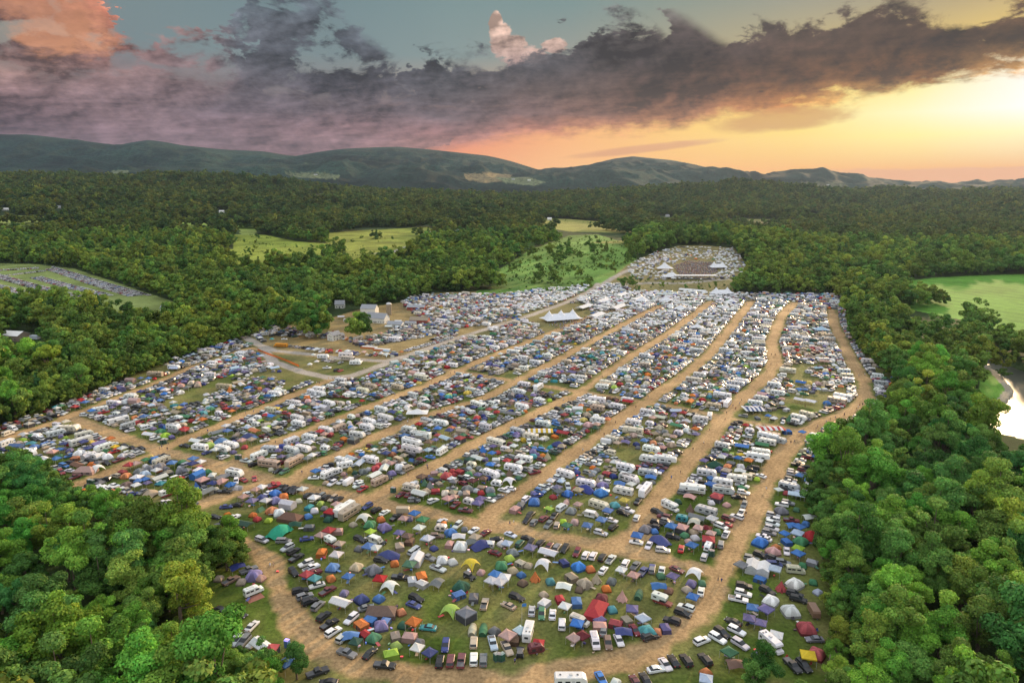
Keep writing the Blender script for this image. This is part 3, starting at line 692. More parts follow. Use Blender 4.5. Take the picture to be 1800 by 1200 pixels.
def canopy(w=3.0, e=2.1, p=3.0, walls=0, mesh=False):
    r = MB(); a = w/2
    def pt(u, v):
        # four-sided roof: v from eave to peak, slightly hollow
        t = u*4; k = int(t) % 4; f = t - int(t); c = [(-1,-1),(1,-1),(1,1),(-1,1)]
        x = c[k][0]*(1-f)+c[(k+1)%4][0]*f; y = c[k][1]*(1-f)+c[(k+1)%4][1]*f
        z = e + (p-e)*(v**1.15) - .10*math.sin(math.pi*f)*(1-v); return (x*a*(1-v), y*a*(1-v), z)
    r.surf(pt, 16, 4, 'fabric')
    for k, (x0,y0,x1,y1) in enumerate(((-a,-a,a,-a),(a,-a,a,a),(a,a,-a,a),(-a,a,-a,-a))):
        r.add([(x0,y0,e-.28),(x1,y1,e-.28),(x1*1.003,y1*1.003,e+.01),(x0*1.003,y0*1.003,e+.01)], [(0,1,2,3)], 'fabric', (.85,.85,.85))
    P = [('canopy_top', r)]
    for sx in (-1, 1):
        for sy in (-1, 1): P.append(('leg', leg(sx*(a-.05), sy*(a-.05), e-.05)))
    if walls:
        q = MB(); z = a-.1; m = 'mesh' if mesh else 'fabric'
        sides = [((-z,z),(z,z)), ((-z,-z),(-z,z)), ((z,-z),(z,z)), ((-z,-z),(z,-z))][:walls]
        for (x0,y0),(x1,y1) in sides:
            q.add([(x0,y0,.02),(x1,y1,.02),(x1,y1,e-.2),(x0,y0,e-.2)], [(0,1,2,3)], m, (.8,.8,.8))
        P.append(('side_wall', q))
    return P
def carport(l=6.0, w=3.4, e=2.0, p=2.8, wall=False, n=3):
    r = MB(); a = l/2; b = w/2
    r.add([(-a,-b,e),(a,-b,e),(a,0,p),(-a,0,p),(a,b,e),(-a,b,e),(-a,-b,e-.25),(a,-b,e-.25),(a,b,e-.25),(-a,b,e-.25)],
       [(0,1,2,3),(3,2,4,5),(6,7,1,0),(5,4,8,9)], 'fabric')
    r.add([(-a,-b,e),(-a,0,p),(-a,b,e),(a,-b,e),(a,b,e),(a,0,p)], [(0,1,2),(3,4,5)], 'fabric', (.8,.8,.8))
    P = [('canopy_top', r)]
    for i in range(n):
        for s in (-1, 1): P.append(('leg', leg(-a+.1+(l-.2)*i/(n-1), s*(b-.05), e)))
    if wall:
        q = MB(); q.box(-a+.08,a-.08,-b+.06,b-.06,.02,e-.1,'fabric',(.82,.82,.82)); P.append(('side_wall', q))
    return P
def tarp(l=4.5, w=3.5, z=1.9):
    r = MB()
    r.surf(lambda u, v: (l*(u-.5), w*(v-.5), z - .9*abs(v-.5)**1.3*2 + .45*(1-2*abs(u-.5)) - .25*math.sin(6*u+4*v)*.4), 8, 8, 'fabric')
    return [('tarp_sheet', r)] + [('leg', leg(x*l*.47, y, zz, .03)) for x in (-1, 1) for y, zz in ((-w*.46, z-.85), (w*.46, z-.85), (0, z-.05))]
def bigtarp(l=7.5, w=5.0, z=2.9):
    r = MB()
    def pt(u, v):
        x, y = (u-.5)*2, (v-.5)*2; k = max(0, 1-math.hypot(x*.9, y*.9))
        zz = .25 + (z-.4)*max(k**.7, .55*max(0, 1-abs(x-.35)*1.6-abs(y)*.7)) ; return (x*l/2*(1-.10*y*y), y*w/2*(1-.18*x*x), zz)
    r.surf(pt, 12, 10, 'fabric'); return [('tarp_sheet', r), ('centre_pole', MB().cyl((0,0,0),(0,0,z+.1),.05,.04,'pole',n=6))]
def star(w=4.6, h=2.5):
    r = MB()
    def pt(u, v):
        x, y = (u-.5)*2, (v-.5)*2; q = (abs(x)*abs(y)); rim = max(abs(x), abs(y))
        k = 1 - .22*rim*(1-q); return (x*w/2*k, y*w/2*k, h*(1-.22*rim**2) * (1-.96*q**2.2) )
    r.surf(pt, 12, 12, 'fabric'); P = [('canopy_top', r)]
    for sx in (-1, 1):
        for sy in (-1, 1): P.append(('leg', MB().cyl((sx*w/2,sy*w/2,0),(sx*w*.28,sy*w*.28,h*.9),.03,.03,'pole',n=4)))
    return P
def win(x0, x1, y, z0, z1):
    s = 1 if y > 0 else -1; return MB().box(x0, x1, min(y-.02*s, y+.015*s), max(y-.02*s, y+.015*s), z0, z1, 'glass')
def camper(kind):
    b = MB(); P = []
    if kind in ('trailer', 'fifth', 'small'):
        l = {'trailer': 3.9, 'fifth': 4.8, 'small': 2.2}[kind]; h = {'trailer': 3.0, 'fifth': 3.6, 'small': 2.5}[kind]; w = 1.22 if kind != 'small' else 1.0
        pr = [(-l,.55),(-l,h-.35),(-l+.3,h),(l-1.1,h),(l-.35,h-.5),(l,h-1.4),(l,1.0),(l-.5,.5)]
        if kind == 'fifth': pr = [(-l,.6),(-l,h-.3),(-l+.3,h),(l-.5,h),(l,h-.6),(l,1.7),(l-2.3,1.6),(l-2.5,.6)]
        if kind == 'small': pr = [(-l,.8),(-l+.25,h-.5),(-l+.8,h),(l-.9,h),(l-.2,h-.7),(l,1.0),(l-.4,.5),(-l+.3,.5)]
        b.prof(pr, w, 'panel', ch=.1, inset=.07)
        b.box(-l*.9, l*.55, -w-.012, -w+.02, .95, 1.2, 'panel', (.35,.36,.45)); b.box(-l*.9, l*.55, w-.02, w+.012, .95, 1.2, 'panel', (.35,.36,.45))
        if kind != 'fifth': b.box(l-.1, l+1.0, -.06, .06, .5, .6, 'trim')
        xs = [(-l*.8,-l*.55),(-l*.35,-l*.05),(l*.3,l*.55)] if kind != 'small' else [(-l*.6,-l*.15),(l*.2,l*.6)]
        for s in (-1, 1):
            for x0, x1 in xs: P.append(('window', win(x0, x1, s*w, h*.5, h*.5+.62)))
        P.append(('rear_window', MB().box(-l-.012,-l+.03,-.5,.5,h*.52,h*.52+.55,'glass')))
        P.append(('door', MB().box(l*.06,l*.06+.62,-w-.03,-w+.01,.6,h*.5+.75,'panel',(.7,.7,.72))))
        P.append(('roof_unit', MB().box(-.35,.45,-.32,.32,h-.01,h+.26,'panel',(.8,.8,.8), top=(-.25,.35,-.26,.26))))
        if kind != 'small': P.append(('roof_vent', MB().box(-l*.7,-l*.7+.45,-.22,.22,h-.01,h+.1,'trim'))); P.append(('roof_vent', MB().box(l*.35,l*.35+.45,-.22,.22,h-.01,h+.1,'trim')))
        for s in (-1, 1):
            for x in ((-.9, -.1) if kind != 'small' else (0,)): P.append(('wheel', wheel(x, s*(w-.02), .34)))
    elif kind in ('motorhome', 'bus'):
        l = 4.9 if kind == 'motorhome' else 5.2; h = 3.3 if kind == 'motorhome' else 3.0; w = 1.25
        b.prof([(-l,.5),(-l,h-.25),(-l+.2,h),(l-.45,h),(l-.1,h-.35),(l,1.5),(l,.5)] if kind == 'motorhome' else
               [(-l,.6),(-l,h-.3),(-l+.3,h),(l-1.4,h),(l-1.15,h-.2),(l-1.0,1.75),(l-.1,1.6),(l,.6)], w, 'panel', ch=.12, inset=.08)
        for s in (-1, 1): b.box(-l*.95, l*.9, min(s*w-.02*s,s*(w+.012)), max(s*w-.02*s,s*(w+.012)), .9, 1.25, 'panel', (.42,.33,.26) if kind == 'motorhome' else (.06,.05,.04))
        P.append(('windshield', MB().box(l-.07,l+.012,-1.05,1.05,1.6,h-.6,'glass') if kind == 'motorhome' else MB().box(l-1.12,l-.98,-1.0,1.0,1.8,h-.35,'glass')))
        n = 4 if kind == 'motorhome' else 8; step = (2*l-2.6)/n
        for s in (-1, 1):
            for i in range(n):
                x = -l+.6+step*i; P.append(('window', win(x, x+step*.72, s*w, h*.55, h*.55+.6)))
        if kind == 'motorhome':
            for x in (-2.6, 1.4): P.append(('roof_unit', MB().box(x,x+.85,-.33,.33,h-.01,h+.28,'panel',(.75,.75,.75), top=(x+.1,x+.75,-.26,.26))))
            P.append(('awning', MB().box(-2.2,1.8,w,w+1.9,2.55,2.62,'fabric',(.85,.85,.85), top=None)))
        for s in (-1, 1):
            for x in (-l*.55, l*.68): P.append(('wheel', wheel(x, s*(w-.03), .46, .3)))
    elif kind == 'cabover':
        b.prof([(-3.6,.55),(-3.6,2.8),(-3.4,3.0),(2.2,3.0),(2.9,2.75),(3.0,2.3),(1.6,1.95),(1.5,.55)], 1.15, 'panel', ch=.1, inset=.07)
        b.prof([(1.4,.5),(1.4,1.9),(1.9,1.9),(2.5,1.35),(3.4,1.15),(3.55,.6),(3.4,.45)], 1.0, 'panel', ch=.1, inset=.06)
        P.append(('windshield', MB().add([(1.93,-.85,1.88),(2.49,-.9,1.39),(2.49,.9,1.39),(1.93,.85,1.88)], [(0,1,2,3)], 'glass')))
        for s in (-1, 1):
            for x0, x1 in ((-3.0,-2.3),(-1.2,-.3),(.5,1.1)): P.append(('window', win(x0, x1, s*1.15, 1.6, 2.2)))
            P.append(('window', win(1.5, 2.1, s*1.0, 1.3, 1.75)))
            for x in (-2.2, 2.45): P.append(('wheel', wheel(x, s*1.0, .4)))
        P.append(('rear_window', MB().box(-3.612,-3.57,-.5,.5,1.6,2.2,'glass'))); P.append(('roof_unit', MB().box(-.9,-.1,-.3,.3,2.99,3.25,'panel',(.8,.8,.8))))
        for y in (-.9, .0): P.append(('roof_vent', MB().box(-2.6,-2.2,y,y+.4,2.99,3.1,'trim')))
    elif kind == 'van':
        b.prof([(-2.7,.4),(-2.7,2.1),(-2.5,2.35),(0.9,2.35),(1.5,1.95),(2.0,1.35),(2.75,1.15),(2.85,.5),(2.7,.35),(-2.6,.35)], .98, 'panel', ch=.12, inset=.08)
        P.append(('windshield', MB().add([(1.53,-.8,1.96),(2.0,-.85,1.39),(2.0,.85,1.39),(1.53,.8,1.96)], [(0,1,2,3)], 'glass')))
        for s in (-1, 1):
            for x0, x1 in ((-2.4,-1.4),(-1.2,-.2),(.3,1.35)): P.append(('window', win(x0, x1, s*.98, 1.35, 1.85)))
            for x in (-1.7, 1.8): P.append(('wheel', wheel(x, s*.93, .36)))
        b.box(-1.9,.4,-.55,.55,2.34,2.48,'panel',(.8,.8,.8), top=(-1.8,.2,-.5,.5))
        P.append(('rear_window', MB().box(-2.712,-2.67,-.6,.6,1.35,1.9,'glass')))
    elif kind == 'popup':
        b.box(-1.9,1.9,-1.05,1.05,.5,1.15,'panel'); b.box(-1.9,1.9,-1.05,1.05,2.25,2.42,'panel', top=(-1.8,1.8,-.98,.98))
        t = MB(); t.box(-1.85,1.85,-1.0,1.0,1.15,2.25,'fabric',(.62,.58,.52))
        for s in (-1, 1):
            x0, x1 = (1.85, 3.1) if s > 0 else (-3.1, -1.85)
            q = MB().add([(x0,-1,1.15),(x1,-1,1.15),(x1,1,1.15),(x0,1,1.15),((1.86 if s>0 else -1.86),-.95,2.3),((1.86 if s>0 else -1.86),.95,2.3)],
              [(0,1,2,3),(0,4,1),(2,5,3),(1,4,5,2)] if s > 0 else [(0,1,2,3),(0,1,4),(2,3,5),(0,4,5,3)], 'fabric', (.66,.62,.55)); P.append(('bunk_end', q))
        P.append(('tent_wall', t)); P.append(('door', MB().box(-.2,.4,-1.02,-.98,.6,2.2,'mesh')))
        for s in (-1, 1): P.append(('wheel', wheel(0, s*1.0, .3)))
    elif kind == 'truckcamper':
        p = car('pickup')
        cmp_ = MB().prof([(-3.2,1.15),(-3.2,2.7),(-3.0,2.9),(.7,2.9),(1.25,2.6),(1.2,1.85),(-.7,1.82),(-.75,1.15)], 1.08, 'panel', ch=.1, inset=.06)
        for i, f in enumerate(cmp_.f): cmp_.c[i] = (1.0, 1.0, 1.0)
        P = [('camper_shell', cmp_)] + p[1:]
        b = p[0][1]
        for i in range(len(b.f)):
            if b.m[i] == 'paint': b.c[i] = (.35,.07,.07)
        for s in (-1, 1): P.append(('window', win(-2.5, -1.6, s*1.08, 1.9, 2.4)))
        P.append(('roof_vent', MB().box(-1.6,-1.1,-.25,.25,2.89,3.0,'trim')))
    return [('body', b)] + P
def cargo():
    b = MB().prof([(-2.4,.5),(-2.4,2.3),(-2.3,2.4),(2.1,2.4),(2.4,1.9),(2.4,.5)], 1.05, 'panel', ch=.06, inset=.04); b.box(2.3,3.2,-.05,.05,.45,.55,'trim')
    return [('body', b), ('rear_door', MB().box(-2.43,-2.38,-.95,.95,.55,2.25,'panel',(.75,.75,.75)))] + [('wheel', wheel(0, s*1.03, .33)) for s in (-1, 1)]
def toilet():
    b = MB().box(-.55,.55,-.55,.55,.1,2.05,'dull'); b.box(-.6,.6,-.6,.6,0,.12,'trim')
    r = MB().box(-.58,.58,-.58,.58,2.05,2.3,'dull',(6,3.5,3.9), top=(-.5,.5,-.25,.25)); r.c = [(8.5,3.4,4.4)]*len(r.f)
    return [('body', b), ('roof', r), ('door', MB().box(-.4,.4,-.575,-.545,.2,1.9,'dull',(.8,.8,.8)))]
def marquee(l=30, w=14, peaks=3, e=2.6, h=7.5, legs=True, stripe=None, tint=(1,1,1)):
    r = MB(); nu, nv = 10*peaks, 12
    def pt(u, v):
        x = (u-.5)*l; y = (v-.5)*w; z = 0
        for i in range(peaks):
            cx = l*((i+.5)/peaks-.5); d = math.hypot((x-cx)/(l/peaks/2*1.15), y/(w/2)); z = max(z, (1-min(1, d))**1.45)
        rid = (1-abs(y)/(w/2))*max(0, 1-max(0, abs(x)-l/2*(1-1/peaks))/(l/2/peaks))
        return (x, y, e + (h-e)*max(z, .55*rid**.8))
    r.surf(pt, nu, nv, 'fabric', cf=(lambda u, v: (tint if int(u*nu)//2 % 2 == 0 else stripe)) if stripe else None, c=tint)
    P = [('tent_top', r)]
    for i in range(peaks):
        cx = l*((i+.5)/peaks-.5); P.append(('tent_pole', MB().cyl((cx,0,0),(cx,0,h+.6),.09,.07,'pole',n=6)))
    n = max(3, int(l/5))
    for i in range(n+1):
        for s in (-1, 1): P.append(('leg', leg(-l/2+.1+(l-.2)*i/n, s*(w/2-.1), e, .05)))
    return P
def chair():
    b = MB().box(-.25,.25,-.22,.25,.38,.42,'fabric'); k = MB().box(-.25,.25,.22,.27,.42,.9,'fabric', top=(-.25,.25,.32,.36))
    P = [('seat', b), ('backrest', k)]
    for x in (-.22,.22):
        for y in (-.2,.22): P.append(('leg', MB().cyl((x,y,0),(x,y,.4),.015,.015,'trim',n=4)))
    return P
def table():
    P = [('table_top', MB().box(-.9,.9,-.38,.38,.70,.75,'dull'))]
    for x in (-.8,.8):
        for y in (-.32,.32): P.append(('leg', MB().cyl((x,y,0),(x,y,.71),.02,.02,'trim',n=4)))
    return P
def cooler(): return [('body', MB().box(-.35,.35,-.2,.2,0,.36,'dull')), ('lid', MB().box(-.36,.36,-.21,.21,.36,.43,'panel',(4,2,2)))]
def flagpole(h=8):
    b = MB().cyl((0,0,0),(0,0,h),.05,.03,'pole',n=6)
    f = MB().surf(lambda u, v: (.05+1.5*u, .18*math.sin(5*u), h-1.0+.95*v-.25*u), 6, 2, 'fabric')
    return [('pole', b), ('flag', f)]
def hrow(): return None
SPEC = {   # code: (name, label phrase, category, parts, group)
 's': ('parked_car', 'sedan', 'car', lambda: car('sedan'), 'cars parked among the tents'),
 'h': ('parked_car', 'hatchback', 'car', lambda: car('hatch'), 'cars parked among the tents'),
 'u': ('parked_suv', 'SUV', 'suv', lambda: car('suv'), 'SUVs parked among the tents'),
 'v': ('minivan', 'minivan', 'minivan', lambda: car('minivan'), 'minivans parked among the tents'),
 'j': ('parked_jeep', 'boxy off-roader', 'off-roader', lambda: car('jeep'), 'off-roaders parked among the tents'),
 'p': ('pickup_truck', 'pickup truck', 'pickup', lambda: car('pickup'), 'pickup trucks on the campground'),
 'q': ('capped_pickup', 'pickup with a capped bed', 'pickup', lambda: car('capped'), 'pickups with capped beds'),
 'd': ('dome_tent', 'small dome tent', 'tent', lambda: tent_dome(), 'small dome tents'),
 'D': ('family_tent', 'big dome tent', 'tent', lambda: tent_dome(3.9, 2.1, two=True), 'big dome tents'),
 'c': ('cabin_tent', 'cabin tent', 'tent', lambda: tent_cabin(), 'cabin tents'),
 'Z': ('lodge_tent', 'very large lodge tent', 'tent', lambda: tent_cabin(8.5, 5.0, 3.0, (.8,.8,.8)), 'large lodge tents'),
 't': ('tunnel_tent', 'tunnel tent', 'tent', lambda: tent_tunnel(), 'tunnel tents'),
 'A': ('ridge_tent', 'ridge tent', 'tent', lambda: tent_ridge(), 'ridge tents'),
 'y': ('tepee_tent', 'pointed tepee tent', 'tent', lambda: tent_tee(), 'pointed tents'),
 'k': ('popup_canopy', 'pop-up canopy', 'canopy', lambda: canopy(), 'pop-up canopies'),
 'x': ('screen_house', 'screen house', 'screen house', lambda: canopy(3.6, 2.0, 2.9, 4, True), 'screen houses'),
 'K': ('gable_canopy', 'long gable canopy', 'canopy', lambda: carport(), 'long gable canopies'),
 'W': ('walled_canopy', 'walled gable canopy', 'canopy', lambda: carport(5.5, 3.6, 2.2, 3.1, True), 'walled gable canopies'),
 'T': ('slung_tarp', 'slung tarp', 'tarp', lambda: tarp(), 'slung tarps'),
 'O': ('peaked_tarp', 'huge peaked tarp', 'tarp', lambda: bigtarp(), 'huge peaked tarps'),
 'f': ('arched_shelter', 'arched sun shelter', 'shelter', lambda: star(), 'arched sun shelters'),
 'R': ('camper_trailer', 'travel trailer', 'trailer', lambda: camper('trailer'), 'travel trailers'),
 'F': ('fifth_wheel_trailer', 'tall fifth wheel trailer', 'trailer', lambda: camper('fifth'), 'tall fifth wheel trailers'),
 'r': ('small_camper', 'small rounded trailer', 'trailer', lambda: camper('small'), 'small rounded trailers'),
 'M': ('motorhome', 'motorhome', 'motorhome', lambda: camper('motorhome'), 'motorhomes'),
 'C': ('cabover_camper', 'cabover camper', 'motorhome', lambda: camper('cabover'), 'cabover campers'),
 'V': ('camper_van', 'camper van', 'van', lambda: camper('van'), 'camper vans'),
 'B': ('popup_camper', 'pop-up camper', 'trailer', lambda: camper('popup'), 'pop-up campers'),
 'P': ('truck_camper', 'pickup carrying a camper shell', 'camper', lambda: camper('truckcamper'), 'pickups with camper shells'),
 'g': ('cargo_trailer', 'cargo trailer', 'trailer', lambda: cargo(), 'cargo trailers'),
 'L': ('portable_toilet', 'portable toilet', 'toilet', lambda: toilet(), 'portable toilets'),
 'G': ('school_bus', 'school bus', 'bus', lambda: camper('bus'), 'school buses'),
 'm': ('party_tent', 'peaked party tent', 'tent', lambda: marquee(11, 7, 1, 2.3, 4.2), 'party tents'),
 'Y': ('striped_canopy', 'yellow and white striped canopy', 'canopy', lambda: marquee(12, 6, 2, 2.3, 3.4, stripe=(.75,.50,.05)), None),
 'U': ('striped_canopy', 'red and white striped canopy', 'canopy', lambda: marquee(13, 6, 2, 2.3, 3.4, stripe=(.62,.10,.09)), None),
 'N': ('striped_canopy', 'blue and white striped canopy', 'canopy', lambda: marquee(11, 9, 2, 2.3, 3.6, stripe=(.10,.14,.30)), None),
 '1': ('camp_chair', 'folding camp chair', 'chair', chair, 'folding camp chairs'),
 '2': ('folding_table', 'folding table', 'table', table, 'folding tables'),
 '3': ('cooler', 'cooler box', 'cooler', cooler, 'cooler boxes'),
 '4': ('flagpole', 'flagpole', 'flag', flagpole, 'flagpoles above the camp'),
}
COLS = {'w': ('white', (.78,.78,.77)), 's': ('silver', (.50,.52,.54)), 'g': ('grey', (.20,.21,.22)), 'k': ('black', (.018,.018,.022)), 'r': ('red', (.50,.03,.035)),
 'm': ('maroon', (.18,.02,.03)), 'b': ('blue', (.05,.20,.56)), 'n': ('navy', (.045,.065,.26)), 'l': ('pale blue', (.50,.62,.76)), 't': ('tan', (.48,.38,.26)),
 'c': ('cream', (.68,.62,.47)), 'e': ('green', (.07,.24,.11)), 'f': ('dark green', (.03,.11,.07)), 'h': ('lime', (.40,.60,.05)), 'y': ('yellow', (.72,.52,.03)),
 'o': ('orange', (.72,.20,.025)), 'p': ('purple', (.20,.17,.36)), 'i': ('pink', (.60,.36,.31)), 'z': ('brown', (.21,.12,.08)), 'a': ('bright sea green', (.03,.40,.24)), 'q': ('teal', (.05,.32,.36))}
CANOPY = set('kxKWTOfm')
TENTS = set('dDcZtAy'); CARS = set('shuvjpq'); RVS = set('RFrMCVBPg')
def size_of(t):
    return {'s':2.4,'h':2.1,'u':2.4,'v':2.5,'j':2.1,'p':2.8,'q':2.8,'d':1.4,'D':2.0,'c':1.8,'Z':4.5,'t':1.9,'A':1.6,'y':1.8,'k':1.6,'x':1.9,'K':2.8,'W':2.7,'T':2.3,'O':3.8,'f':2.2,
      'R':4.2,'F':4.9,'r':2.4,'M':5,'C':3.7,'V':2.9,'B':2.8,'P':3.1,'g':2.6,'L':.6,'G':5.3,'m':6,'Y':6.5,'U':7,'N':6.5}.get(t, .5)
